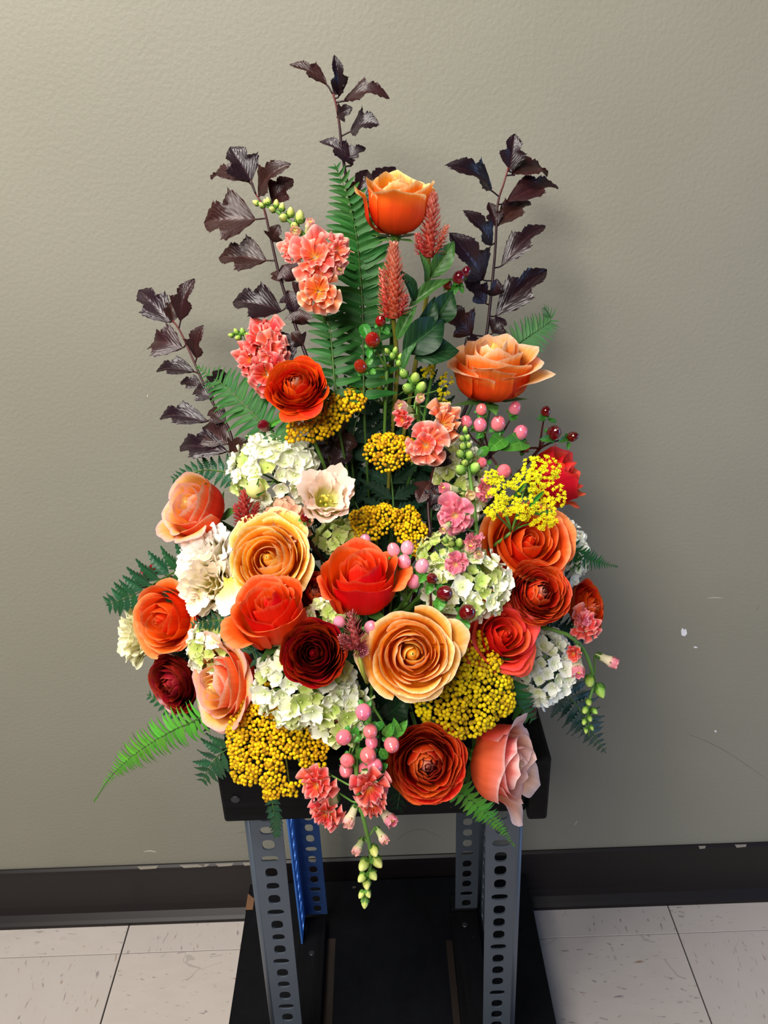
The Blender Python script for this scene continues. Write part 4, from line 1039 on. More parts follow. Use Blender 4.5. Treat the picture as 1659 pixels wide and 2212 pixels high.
YA_M = plain_mat('yarrow_gold', [(0, '#8A5A08'), (.35, '#C09008'), (.7, '#E4B808'), (1, '#EEC612')], .6, .2, .12, .06, .008, 500, .6, namt=.12)
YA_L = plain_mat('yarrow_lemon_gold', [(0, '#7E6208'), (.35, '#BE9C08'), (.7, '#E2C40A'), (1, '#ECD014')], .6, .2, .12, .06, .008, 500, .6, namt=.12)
GO_M = plain_mat('goldenrod_yellow', [(0, '#B8B414'), (.5, '#E8DC14'), (1, '#F6EE28')], .55, .2, .2, .06, .008, 200)
SN_BUD = plain_mat('snapdragon_bud', [(0, '#5C9034'), (.5, '#8CB848'), (1, '#B8D068')], .45, .35, .15, .12, .015, 200)
SN_BUDY = plain_mat('snapdragon_bud_yellow', [(0, '#7AA63C'), (.4, '#B4C858'), (1, '#E0DC88')], .45, .35, .15, .1, .012, 200)
M_SNSTEM = plain_mat('snapdragon_stem', [(0, '#4E7A30'), (1, '#5E8A38')], .5, .3, .05)
TU_C = plain_mat('snapdragon_tube_cream', [(0, '#C8D088'), (.4, '#EEE6C4'), (1, '#F0C8A8')], .5, .25, .3)
TU_G = plain_mat('snapdragon_tube_green', [(0, '#9AB458'), (.4, '#D8DCA0'), (1, '#ECD8B0')], .5, .25, .3)
SP_COR = petal_mat('snapdragon_coral', [(0, '#F2A83A'), (.3, '#EE6A3C'), (.7, '#EE6E5A'), (.88, '#F09486'), (1, '#F6C4B4')], [(0, '#F0D0A0'), (.4, '#EE8A68'), (.8, '#EC7A66'), (1, '#F2A898')], .5, .25, .3, .1)
SP_ORG = petal_mat('snapdragon_orange', [(0, '#F4A828'), (.3, '#EE6E2C'), (.7, '#F07A48'), (.88, '#F4A080'), (1, '#F8CCB0')], [(0, '#F0D0A0'), (.4, '#EE8458'), (.8, '#EC7048'), (1, '#F29A80')], .5, .25, .3, .1)
SP_RED = petal_mat('snapdragon_rosy_red', [(0, '#E88A20'), (.35, '#DA402A'), (.75, '#E04E44'), (.9, '#EC7E78'), (1, '#F2A8A0')], [(0, '#F0C8A8'), (.4, '#DE5A4A'), (.8, '#D84A42'), (1, '#EA8078')], .5, .25, .28, .1)
SP_PNK = petal_mat('snapdragon_pink', [(0, '#E8B050'), (.35, '#E4788A'), (.75, '#E07088'), (1, '#ECA0A8')], [(0, '#F0DCC0'), (.4, '#E89AA0'), (.8, '#DE7A8A'), (1, '#ECA8B0')], .5, .25, .3, .1)
SP_PAL = petal_mat('snapdragon_pale_pink', [(0, '#E8D080'), (.5, '#EEB8A8'), (1, '#EDA8A4')], [(0, '#DCE0A8'), (.4, '#EEC8B0'), (.8, '#E8A8A0'), (1, '#E69494')], .5, .25, .3, .1)
HB_PINK = plain_mat('berry_pink', [(0, '#F0B0B8'), (.35, '#EE7C88'), (.8, '#E4606C'), (1, '#A8303A')], .18, .5, 0, .08, .012, 30, coat=.6, namt=.1)
HB_SOFT = plain_mat('berry_soft_pink', [(0, '#F2C0CC'), (.4, '#EE96A8'), (.85, '#E88094'), (1, '#C05060')], .18, .5, 0, .08, .012, 30, coat=.6, namt=.1)
HB_RED = plain_mat('berry_dark_red', [(0, '#7A0A14'), (.4, '#5E060E'), (.85, '#4A040A'), (1, '#1E0204')], .12, .5, 0, .2, .01, 30, coat=.8, namt=.15)
HB_CRIM = plain_mat('berry_crimson', [(0, '#9A0E18'), (.4, '#8A0A16'), (.85, '#6E0810'), (1, '#2E0206')], .14, .5, 0, .15, .01, 30, coat=.8, namt=.15)
CE_R = plain_mat('celosia_coral', [(0, '#8A2418'), (.3, '#C04434'), (.6, '#DC7460'), (1, '#F2B4A2')], .6, .2, .15, .05, .01, 120)
CE_M = plain_mat('celosia_mauve', [(0, '#6E2024'), (.35, '#96343A'), (.65, '#B05A5E'), (1, '#D09A96')], .6, .2, .15, .05, .01, 120)
CE_D = plain_mat('celosia_crimson', [(0, '#6A120E'), (.35, '#902018'), (.65, '#A83A30'), (1, '#C86A5A')], .6, .2, .15, .05, .01, 120)

# ------------------------------------------------------------------ roses
rose('orange rose with cream rims, the topmost bloom beside the sword fern', 857, 447, 74, (0.02, .86, .50), 'cup', RM_PEACH, 11, roll=.4, extra=[(.3, .96, 1.36, .55, .30, .26), (2.9, .95, 1.36, .5, .30, .22)], heartmat=RM_PEACHH)
rose('large wide-open peach rose with flared blush outer petals, at upper right', 1062, 802, 86, (0.0, .86, .51), 'half', RM_PINKP, 12, roll=1.1, extra=[(-1.4, .90, .80, .60, .72, .16), (2.4, .93, 1.08, .62, .22, .18), (3.45, .92, 1.2, .6, .03, .22)], scale_h=1.08, heartmat=RM_PEACHH, pointed=.08)
rose('coral and cream rose at the far left below the lower dark branch', 430, 1102, 72, (-.56, .42, .70), 'cup', RM_CORAL, 13, roll=.2, extra=[(4.6, .95, 1.25, .6, .4, .35), (3.6, .95, 1.3, .5, .35, .3)], heartmat=RM_CORALH, scale_h=.85)
rose('golden yellow rose seen face-on beside the white ruffled blooms', 585, 1212, 80, (-.08, .26, .96), 'open', RM_YELL, 14, roll=.9, heartmat=RM_PEACHH, extra=[(.2, 1.0, .6, .6, .5, .3), (1.3, 1.0, .62, .6, .5, .25)])
rose('orange rose cup standing upright in the middle of the bouquet', 780, 1263, 82, (-.05, .78, .62), 'cup', RM_ORRED, 15, roll=.3, extra=[(5.9, .92, 1.25, .5, .35, .4), (3.2, .92, 1.3, .5, .15, .3)], scale_h=.98)
rose('orange rose cup in front of the golden rose and left of the dark red ranunculus', 590, 1330, 80, (-.18, .74, .66), 'cup', RM_ORRED, 16, roll=1.5, extra=[(2.3, .92, 1.3, .6, .6, .35)], scale_h=.98, dY=-.016)
rose('orange rose at the left edge above the burgundy ranunculus', 368, 1338, 72, (-.42, .06, .90), 'half', RM_ORNG, 17, roll=.5)
rose('large golden peach rose seen face-on, left of the big yarrow head', 890, 1412, 85, (.0, .16, .98), 'open', RM_YELLO, 18, roll=2.0, heartmat=RM_PEACHH, extra=[(1.2, 1.02, .55, .6, .45, .25), (4.6, 1.02, .5, .5, .5, .3)], dY=-.012, pointed=.08)
rose('orange rose with a clear spiral heart under the lemon goldenrod', 1133, 1180, 84, (.14, .36, .92), 'half', RM_ORNG, 19, roll=.8, extra=[(3.2, 1.0, .95, .7, .3, .2), (5.8, 1.05, .9, .7, .35, .2)])
rose('red-orange rose with pointed petals above the big yarrow head', 1080, 1376, 70, (.20, .32, .92), 'half', RM_RED, 20, roll=.1, extra=[(1.7, 1.0, 1.1, .5, .45, .3), (5.0, 1.0, 1.1, .5, .2, .2), (3.4, 1.0, 1.1, .5, .35, .35)], pointed=.14)
rose('red-orange rose seen from the side behind the goldenrod', 1192, 1035, 64, (.80, .45, .40), 'cup', RM_RED, 21, roll=.4, dY=.02, pointed=.12, extra=[(.5, .97, 1.2, .5, .3, .3), (5.2, .97, 1.2, .5, .3, .3)])
rose('coral pink rose facing left above the large left yarrow head', 491, 1480, 84, (-.68, .02, .73), 'half', RM_CORAL, 22, roll=.7, heartmat=RM_CORALH, extra=[(1.2, 1.0, 1.05, .5, .35, .3), (5.0, 1.0, 1.1, .5, .2, .3), (.1, 1.0, 1.0, .5, .35, .3)], scale_h=.9)
rose('pale pink rose facing right at the tray corner', 1078, 1644, 86, (.86, -.06, .50), 'cup', RM_PINK, 23, roll=.3, heartmat=RM_PINKH, extra=[(4.3, .96, 1.38, .5, .4, .3), (5.3, .96, 1.4, .5, .4, .35), (1.3, .96, 1.4, .5, .45, .3)], scale_h=.82, pointed=.10)

# ------------------------------------------------------------------ ranunculus
ranunculus('bright orange-red ranunculus above the upper left yarrow', 641, 836, 66, (-.10, .38, .92), NM_OR, NM_ORH, 31, loose=[(4.7, .7, .62, .55, .7), (5.2, .7, .62, .5, .6)], dY=-.028)
ranunculus('glossy dark red ranunculus in the bouquet centre above the left hydrangea', 679, 1412, 72, (-.10, .26, .96), NM_DK, NM_DK, 32, dY=-.018, flat=.85, cen=.3)
ranunculus('burgundy ranunculus facing left below the left orange rose', 377, 1474, 66, (-.52, -.18, .84), NM_BG, NM_BG, 33, flat=.9)
ranunculus('brick red ranunculus with a rosy heart at the bottom front edge', 922, 1648, 86, (.02, .10, .99), NM_BR, NM_BRH, 34, dY=-.004, nl=10)
ranunculus('brick red ranunculus under the spiral-hearted orange rose', 1163, 1282, 70, (.18, .28, .94), NM_BR, NM_BRH, 35, dY=-.030)
ranunculus('half hidden brown-red ranunculus at the far right edge', 1266, 1312, 58, (.70, .15, .62), NM_OR, NM_BR, 36, dY=.012)
ranunculus('small brick ranunculus tucked between the two orange rose cups', 680, 1282, 50, (.10, .45, .88), NM_BR, NM_BRH, 37, dY=.022)

# ------------------------------------------------------------------ lisianthus
lisianthus('blush lisianthus with an open yellow-green throat beside the upper hydrangea', 704, 1077, 58, (.16, .38, .92), LM_BL, 41)
lisianthus('peach lisianthus with a frilled rim behind the golden rose', 620, 1132, 52, (.15, .45, .85), LM_PE, 42, dY=.012, kind='double')
lisianthus('pure white frilled lisianthus left of the golden rose', 447, 1195, 60, (-.35, .50, .78), LM_WH, 43, kind='double')
lisianthus('cream lisianthus with a loose white petal above the left orange roses', 455, 1262, 62, (-.15, .20, .95), LM_CR, 44, kind='double', dY=-.006)
lisianthus('pale yellow frilled lisianthus peeking out at the far left', 302, 1372, 58, (-.75, -.05, .62), LM_YE, 45, kind='double', dY=.020)
_l = [o for o in COL.objects if o.name.startswith('lisianthus.003')][0]
for (_bx, _by, _tx, _ty, _w) in ((492, 1250, 503, 1324, 62), (420, 1275, 432, 1322, 50)):
    _b = P(_bx, _by, -.018); put_leaf(_l, _b, P(_tx, _ty, -.030), _w * mpp(_b), 'frill', LM_WH, .1, 0, 'loose_petal')
tb = thing('lisianthus_bud', 'pale yellow-green closed bud in front of the upper hydrangea', 'bud', None, P(552, 1055, -.012))
_c = P(552, 1055, -.02); _m = mpp(_c)
obj('closed_petals', mesh('closed_petals', *scaled(lathe([(.02, 0), (.34, .06), (.50, .3), (.47, .6), (.32, .85), (.12, 1.0), (.02, 1.02)], 14), 42 * _m)), plain_mat('bud_pale', [(0, '#A8B848'), (.5, '#E0DC8A'), (1, '#EEE6A8')], .5, .25, .2), tb, o_inv[tb.name] @ (Matrix.Translation(_c - D(.1, .6, .6) * 21 * _m) @ frame(D(.1, .6, .6)).to_4x4()))
_w = [P(552, 1072, -.014), P(530, 1068, -.010), P(517, 1040, -.008), P(513, 1010, 0)]
add_tube('stem', tb, smooth_path(_w, 10) + [FOAM + (P(513, 1010) - FOAM) * .2], .0013, G_STEM, 6)
for _tx, _ty in ((532, 1040), (560, 1032), (575, 1060)):
    put_leaf(tb, P(552, 1075, -.014), P(_tx, _ty, -.03), 7 * _m, 'lance', SEPAL)

# ------------------------------------------------------------------ hydrangeas
hydrangea('big white and lime hydrangea head at the upper left', 592, 1018, 92, 84, (-.05, .40, .90), 51, (HY_W, HY_G), 78, dY=.012, fs=21)
hydrangea('bright white hydrangea head between the middle and right orange roses', 1003, 1262, 92, 78, (.02, .55, .82), 52, (HY_W, HY_G), 76, dY=.010, fs=22, mixv=.15)
hydrangea('small white hydrangea head above the coral rose at left', 466, 1398, 56, 60, (-.15, .35, .92), 53, (HY_W, HY_G), 36, dY=.008, fs=20)
hydrangea('creamy green hydrangea head spilling below the dark red ranunculus', 655, 1478, 100, 88, (-.02, .05, .99), 54, (HY_W, HY_G), 70, dY=.004, fs=24, mixv=.35)
hydrangea('cool white hydrangea head at the right under the red-orange rose', 1176, 1440, 66, 76, (.42, .10, .90), 55, (HY_WC, HY_W), 52, dY=.018, fs=20)
hydrangea('white hydrangea head half hidden behind the right orange rose', 1214, 1195, 54, 78, (.50, .30, .80), 56, (HY_WC, HY_W), 44, dY=.035, fs=17)
hydrangea('tall white-green hydrangea head behind the pink snapdragon', 990, 1040, 52, 92, (.0, .45, .88), 57, (HY_W, HY_G), 46, dY=.030, fs=22, mixv=.3)
hydrangea('small lime hydrangea head over the upper rim of the white one', 955, 1195, 50, 42, (-.1, .6, .8), 58, (HY_G, HY_G), 34, dY=.018, fs=15)
hydrangea('small lime hydrangea tuft between the orange rose cups and dark ranunculus', 702, 1335, 40, 34, (.0, .6, .8), 59, (HY_W, HY_G), 22, dY=.012, fs=19, mixv=.5)
hydrangea('shaded green hydrangea head deep between lisianthus and yarrow', 735, 1165, 48, 40, (.0, .7, .7), 60, (HY_G, HY_G), 24, dY=.055, fs=18)
hydrangea('loose cluster of cream hydrangea florets beside the hanging pink berries', 738, 1535, 58, 66, (.05, -.05, .99), 61, (HY_W, HY_G), 30, dY=.010, fs=25, mixv=.4)

# ------------------------------------------------------------------ yarrow
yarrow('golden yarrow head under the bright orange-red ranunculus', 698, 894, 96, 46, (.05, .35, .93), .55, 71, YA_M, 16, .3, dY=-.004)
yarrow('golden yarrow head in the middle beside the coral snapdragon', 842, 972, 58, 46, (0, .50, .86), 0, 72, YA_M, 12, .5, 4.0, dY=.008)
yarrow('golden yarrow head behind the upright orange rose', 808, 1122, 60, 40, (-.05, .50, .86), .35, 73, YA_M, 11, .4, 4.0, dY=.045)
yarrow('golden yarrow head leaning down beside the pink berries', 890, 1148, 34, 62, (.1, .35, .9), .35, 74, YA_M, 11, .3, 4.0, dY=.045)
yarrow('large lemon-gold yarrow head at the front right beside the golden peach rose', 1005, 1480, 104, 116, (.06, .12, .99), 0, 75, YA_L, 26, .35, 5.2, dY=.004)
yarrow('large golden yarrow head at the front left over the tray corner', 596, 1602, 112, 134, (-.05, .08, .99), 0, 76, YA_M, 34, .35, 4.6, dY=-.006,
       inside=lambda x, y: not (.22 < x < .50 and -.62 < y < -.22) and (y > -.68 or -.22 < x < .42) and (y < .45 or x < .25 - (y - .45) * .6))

# ------------------------------------------------------------------ goldenrod
goldenrod('lemon yellow goldenrod spray in front of the side-on red rose', (1105, 1150), [(1172, 1012, 46, 28, 22), (1137, 1042, 34, 20, 14), (1082, 1056, 34, 26, 16), (1125, 1092, 36, 30, 18), (1188, 1072, 36, 28, 18), (1072, 1103, 24, 20, 11), (1168, 1117, 36, 26, 17), (1060, 1030, 14, 14, 6)], 81, GO_M, [(1100, 1080, 1135, 1040, 10), (1140, 1100, 1175, 1060, 10), (1150, 1110, 1200, 1105, 12)], dY=-.034)
goldenrod('small dim goldenrod sprigs among the dark leaves by the fern', (830, 880), [(822, 803, 26, 18, 8), (806, 838, 16, 10, 4), (776, 838, 20, 8, 5), (962, 832, 16, 24, 6), (955, 872, 14, 12, 4), (924, 802, 12, 14, 4)], 82, GO_M, dY=.035)

# ------------------------------------------------------------------ hypericum berries
hypericum('two dark red berries on a twig above the tall celosia leaves', (968, 640), [(991, 598, 25, (.2, .6, .7)), (1006, 587, 19, (.5, .6, .6, .004)), (966, 614, 20, (-.2, .4, .7, .01))], 91, HB_RED, [(985, 612, 978, 640, 16), (992, 612, 1000, 634, 12)], dY=-.004, stemmat=G_STEM)
hypericum('three crimson berries climbing beside the sword fern', (835, 800), [(822, 693, 21, (.1, .5, .8)), (805, 734, 31, (.0, .2, .95)), (779, 791, 26, (-.3, .3, .9))], 92, HB_CRIM, [(825, 708, 842, 722, 16), (800, 752, 796, 775, 14), (790, 788, 806, 775, 14), (800, 800, 812, 808, 14), (783, 700, 796, 735, 26)], dY=-.006, stemmat=G_STEM)
hypericum('single dark red berry beside the left green fern', (600, 945), [(570, 920, 25, (-.3, .2, .9))], 93, HB_RED, [(580, 922, 612, 905, 12)], dY=-.01)
hypericum('dark red berry twigs standing out at right above the side-on rose', (1165, 970), [(1179, 888, 20, (.1, .8, .5)), (1197, 934, 28, (.3, .3, .9)), (1237, 943, 20, (.7, .2, .6)), (1131, 965, 24, (.0, .2, .9, .006))], 94, HB_RED, [(1178, 905, 1158, 905, 12), (1182, 905, 1202, 912, 10), (1190, 948, 1165, 950, 16), (1225, 946, 1205, 955, 14), (1228, 955, 1226, 972, 9), (1140, 955, 1075, 972, 44, .3)], dY=-.004)
hypericum('rosy pink berries under the wide-open peach rose', (1058, 985), [(1007, 911, 23, (-.2, .7, .6)), (1037, 917, 27, (.1, .6, .7)), (1076, 915, 29, (.1, .6, .8)), (1125, 934, 28, (.2, .6, .8)), (1112, 882, 24, (.2, .7, .6)), (1040, 884, 22, (0, .5, .8)), (1041, 999, 21, (0, .1, .98)), (1089, 1018, 29, (.0, .2, .98))], 95, HB_PINK, [(1040, 935, 1028, 948, 14), (1030, 935, 1046, 945, 14), (1120, 950, 1105, 965, 18), (1050, 1000, 1062, 998, 10), (1078, 1012, 1068, 1006, 10), (1075, 935, 1090, 930, 12), (1112, 900, 1100, 908, 14), (1040, 965, 1050, 985, 30, .4), (1090, 945, 1055, 975, 40, .2)], dY=-.004)
hypericum('soft pink berries beside the upright middle orange rose', (880, 1300), [(850, 1188, 25, (-.2, .8, .5)), (880, 1183, 27, (.1, .8, .5)), (873, 1213, 27, (.0, .7, .7)), (912, 1223, 28, (.2, .7, .6)), (893, 1256, 29, (-.1, .5, .8)), (789, 1168, 24, (0, .7, .6, .03))], 96, HB_SOFT, [(873, 1232, 866, 1250, 16), (905, 1245, 925, 1240, 16), (900, 1268, 915, 1262, 14), (870, 1240, 885, 1250, 14)], dY=-.004, stemmat=G_STEM)
hypericum('dark red berries lying over the bright white hydrangea', (930, 1330), [(933, 1250, 23, (.0, .2, .95)), (961, 1282, 32, (.3, .3, .9)), (1010, 1322, 33, (.4, .4, .8)), (971, 1346, 26, (.0, .1, .9, .008))], 97, HB_RED, [(930, 1262, 922, 1285, 18), (945, 1262, 955, 1275, 16), (950, 1295, 945, 1322, 26), (1003, 1340, 1000, 1370, 26), (918, 1240, 905, 1260, 18)], dY=-.016)
hypericum('cluster of glossy pink berries hanging at the bottom centre', (800, 1520), [(785, 1538, 32, (-.1, -.2, .97)), (742, 1593, 31, (-.4, .0, .9)), (800, 1580, 29, (.0, -.1, .98)), (803, 1604, 26, (.1, -.4, .9, .006)), (846, 1609, 31, (.1, -.3, .95)), (795, 1632, 33, (.0, .0, .99)), (750, 1643, 29, (-.1, .2, .97)), (748, 1664, 28, (.0, -.4, .9, .004)), (810, 1655, 31, (.3, -.1, .95, -.008)), (786, 1663, 27, (-.1, -.3, .9, .004))], 98, HB_PINK, [(812, 1560, 826, 1575, 24), (765, 1585, 772, 1570, 20), (770, 1590, 778, 1600, 22), (822, 1615, 835, 1640, 20), (815, 1660, 838, 1650, 20), (830, 1590, 850, 1560, 24), (850, 1590, 880, 1555, 22), (775, 1640, 782, 1618, 20), (862, 1590, 850, 1550, 20)], dY=-.014, stemmat=G_STEM)
hypericum('two rosy berries beside the mauve celosia tuft', (770, 1390), [(733, 1343, 25, (-.2, .5, .8)), (801, 1355, 27, (.2, .5, .8))], 99, HB_SOFT, [(775, 1430, 810, 1405, 14)], dY=-.002, stemmat=G_STEM)
hypericum('red berries behind the fern tip at the far left', (400, 1260), [(312, 1243, 22, (-.4, .3, .8)), (334, 1226, 22, (-.2, .5, .8)), (306, 1262, 18, (-.6, .1, .7)), (380, 1222, 16, (0, .4, .8))], 100, HB_CRIM, dY=.015)
hypericum('dark berry between the two pale lisianthus blooms', (665, 1165), [(660, 1117, 22, (.2, .4, .8))], 101, HB_RED, dY=.002)
hypericum('single red berry under the cream hydrangea florets', (755, 1530), [(729, 1548, 24, (0, -.1, .98))], 102, HB_CRIM, dY=.008)

# ------------------------------------------------------------------ celosia
celosia('upper coral celosia plume right of the topmost rose', [(936, 424, 925, 556, 27), (964, 490, 942, 552, 12), (902, 508, 914, 552, 12)], 111, CE_R, [(929, 602, 982, 520, 42, .2, M_LEAF), (883, 664, 975, 602, 30, -.3, M_LEAF), (932, 700, 978, 628, 60, .3, M_LEAFD), (920, 620, 905, 540, 18, .5, M_LEAF)], [(925, 560), (924, 620), (912, 700), (895, 800)], dY=-.012)
celosia('lower coral celosia plume standing by the sword fern', [(850, 532, 850, 688, 30), (824, 585, 836, 685, 14), (876, 640, 862, 686, 13)], 112, CE_R, [(896, 652, 862, 582, 28, .4, M_LEAFD), (857, 735, 900, 660, 30, -.2, M_LEAF), (870, 760, 960, 690, 78, .2, M_LEAFD), (895, 775, 992, 758, 60, -.2, M_LEAFD), (900, 720, 940, 640, 40, .5, M_LEAFD), (870, 800, 900, 740, 24, -.6, M_LEAF)], [(850, 690), (855, 740), (858, 800), (850, 900)], dY=-.014)
celosia('small crimson celosia tuft right of the far left coral rose', [(527, 1064, 532, 1140, 22), (508, 1095, 525, 1138, 10), (556, 1090, 540, 1135, 10)], 113, CE_D, dY=-.010)
celosia('mauve celosia tuft beside the golden peach rose', [(757, 1326, 772, 1402, 23), (738, 1376, 762, 1402, 13), (786, 1408, 772, 1400, 14)], 114, CE_M, dY=-.018)

# ------------------------------------------------------------------ snapdragons
C_ = (TU_C, SP_COR); O_ = (TU_C, SP_ORG); R_ = (TU_C, SP_RED); K_ = (TU_C, SP_PNK); A_ = (TU_G, SP_PAL)
snapdragon('coral snapdragon spike with green bud tip in front of the upper left dark branch', [(548, 434), (590, 452), (640, 492), (672, 540), (690, 640, .012), (715, 760, .05)],
  [(553, 438, 17, (-.8, .3, .4)), (565, 443, 16, (-.6, .5, .5)), (573, 436, 13, (-.3, .8, .4)), (579, 434, 17, (-.2, .8, .5)), (588, 452, 20, (-.5, -.2, .8)), (597, 440, 19, (.1, .8, .5)), (609, 447, 20, (.2, .8, .5)), (612, 470, 26, (-.4, -.3, .8)), (628, 458, 24, (.1, .6, .7)), (648, 468, 30, (.1, .7, .6)), (636, 488, 26, (-.2, -.2, .9))],
  [(641, 500, 20, (-.3, -.2, .9), .2, A_), (678, 508, 20, (.3, .1, .9), .25, A_), (668, 488, 19, (.3, .6, .7), .3, A_), (632, 540, 26, (-.5, .1, .8), 1, C_), (680, 558, 50, (.0, .15, .97, -.012), 1, C_), (726, 543, 34, (.6, .25, .75), 1, C_), (688, 630, 46, (.0, .0, .99, -.012), 1, O_), (728, 585, 22, (.5, .0, .85), .3, (TU_C, SP_PAL))], 121, SN_BUDY, dY=-.022)
snapdragon('coral snapdragon spike leaning left above the bright ranunculus', [(503, 720), (530, 724), (560, 745), (590, 800), (640, 870)],
  [(499, 724, 14, (-.8, .0, .5)), (510, 716, 16, (-.4, .7, .5)), (514, 730, 18, (-.5, -.4, .8)), (524, 716, 18, (-.1, .8, .5)), (536, 726, 26, (-.3, .1, .9))],
  [(570, 735, 46, (-.2, .35, .9), 1, R_), (546, 780, 36, (-.6, .1, .75), 1, R_), (590, 760, 34, (.2, .1, .95), 1, C_), (578, 810, 42, (-.1, -.1, .98), 1, R_), (568, 714, 18, (-.1, .8, .5), .3, A_)], 122, SN_BUD, dY=-.012)
snapdragon('snapdragon with green buds and two frilly orange blossoms in the middle', [(840, 756), (862, 790), (890, 830), (905, 880, .01), (900, 960, .05)],
  [(836, 758, 16, (-.5, .6, .6)), (848, 768, 20, (-.1, .4, .9)), (854, 757, 18, (.2, .8, .5)), (862, 784, 20, (.2, .3, .9)), (866, 770, 18, (.4, .6, .6)), (872, 806, 28, (-.2, .3, .9)), (897, 816, 32, (.2, .5, .8)), (880, 838, 32, (-.5, .0, .8)), (910, 836, 32, (.4, .5, .7))],
  [(906, 862, 19, (.2, .2, .95), .2, A_), (872, 880, 24, (-.6, .2, .7), .3, (TU_G, SP_PAL)), (872, 905, 26, (-.7, -.2, .6), .7, R_), (955, 918, 40, (.4, .3, .85), 1, O_), (920, 962, 42, (-.1, .0, .98), 1, C_)], 123, SN_BUD, dY=-.006)
snapdragon('pale pink snapdragon spike in front of the tall white-green hydrangea', [(1005, 918), (1006, 960), (1012, 1010), (1020, 1060), (1030, 1150)],
  [(1005, 928, 17, (.0, .9, .4)), (998, 946, 18, (-.4, .5, .7)), (1010, 945, 18, (.3, .6, .7)), (1000, 964, 22, (-.2, .3, .9)), (1013, 962, 20, (.3, .4, .8)), (994, 980, 26, (-.4, .3, .8)), (1014, 983, 28, (.3, .4, .8)), (1004, 1000, 24, (0, .0, .95)), (994, 1014, 32, (-.6, .2, .7)), (1026, 1010, 34, (.4, .4, .8))],
  [(968, 1056, 24, (-.85, .1, .5), .3, (TU_G, SP_PNK)), (1016, 1070, 22, (.0, .0, .98), .2, A_), (1046, 1058, 28, (.6, .1, .75), .8, K_), (984, 1112, 38, (-.25, -.1, .95), 1, (TU_C, SP_PNK)), (962, 1140, 18, (-.5, -.4, .7), .2, A_)], 124, SN_BUD, dY=-.018)
snapdragon('pink snapdragon drooping with green buds at the far right', [(1272, 1590), (1270, 1530), (1282, 1470), (1262, 1405), (1225, 1370)],
  [(1266, 1578, 14, (-.2, -.8, .5)), (1278, 1572, 14, (.3, -.7, .6)), (1262, 1560, 16, (-.4, -.6, .7)), (1274, 1552, 17, (.1, -.6, .8)), (1264, 1535, 20, (-.5, -.4, .7)), (1284, 1536, 18, (.5, -.5, .7)), (1272, 1518, 20, (-.1, -.4, .9)), (1296, 1492, 34, (.3, -.8, .5)), (1274, 1472, 32, (-.2, -.6, .8))],
  [(1262, 1350, 34, (.3, .5, .8), 1, R_), (1258, 1338, 22, (-.2, .8, .6), .8, K_), (1248, 1442, 27, (-.1, -.75, .65), .35, K_), (1318, 1428, 24, (.88, -.4, .4), .25, K_), (1240, 1410, 24, (-.5, -.3, .8), .6, R_)], 125, SN_BUD, dY=-.02, tipfirst=True)
snapdragon('coral snapdragon hanging over the tray front with a green bud tip', [(788, 1955), (797, 1900), (800, 1840), (788, 1780), (770, 1700)],
  [(788, 1950, 24, (-.05, -.95, .3)), (781, 1932, 20, (-.5, -.6, .6)), (795, 1930, 20, (.4, -.7, .6)), (792, 1910, 26, (.1, -.6, .8)), (782, 1896, 26, (-.6, -.4, .7)), (805, 1890, 28, (.6, -.5, .7)), (786, 1868, 34, (-.5, -.5, .8)), (815, 1862, 32, (.6, -.5, .7)), (808, 1838, 30, (.3, -.5, .8))],
  [(773, 1832, 19, (-.4, -.6, .7), .15, (TU_G, SP_PAL)), (826, 1808, 20, (.5, -.5, .7), .15, (TU_G, SP_PAL)), (756, 1768, 25, (-.35, -.6, .7), .25, (TU_C, SP_PAL)), (706, 1755, 38, (-.35, -.5, .8), 1, R_), (686, 1694, 38, (-.3, -.1, .92), 1, R_), (798, 1700, 44, (.2, -.3, .93), 1, R_), (838, 1766, 26, (.6, -.45, .65), .4, K_), (806, 1738, 30, (.1, -.5, .85), .9, R_)], 126, SN_BUDY, dY=-.024)
snapdragon('short pink snapdragon tip resting on the lime hydrangea', [(962, 1165), (985, 1185), (1010, 1205), (1040, 1235)],
  [(962, 1166, 18, (-.3, .8, .5)), (975, 1174, 22, (-.4, .3, .8)), (992, 1172, 26, (.1, .7, .6)), (985, 1195, 20, (-.4, -.2, .9))],
  [(1014, 1186, 22, (.2, .6, .8), .3, (TU_G, SP_PAL)), (1030, 1200, 18, (.3, .3, .9), .2, A_), (1022, 1170, 26, (.1, .8, .5), .7, K_), (985, 1218, 28, (-.3, -.2, .92), .8, K_)], 127, SN_BUD, dY=-.008)

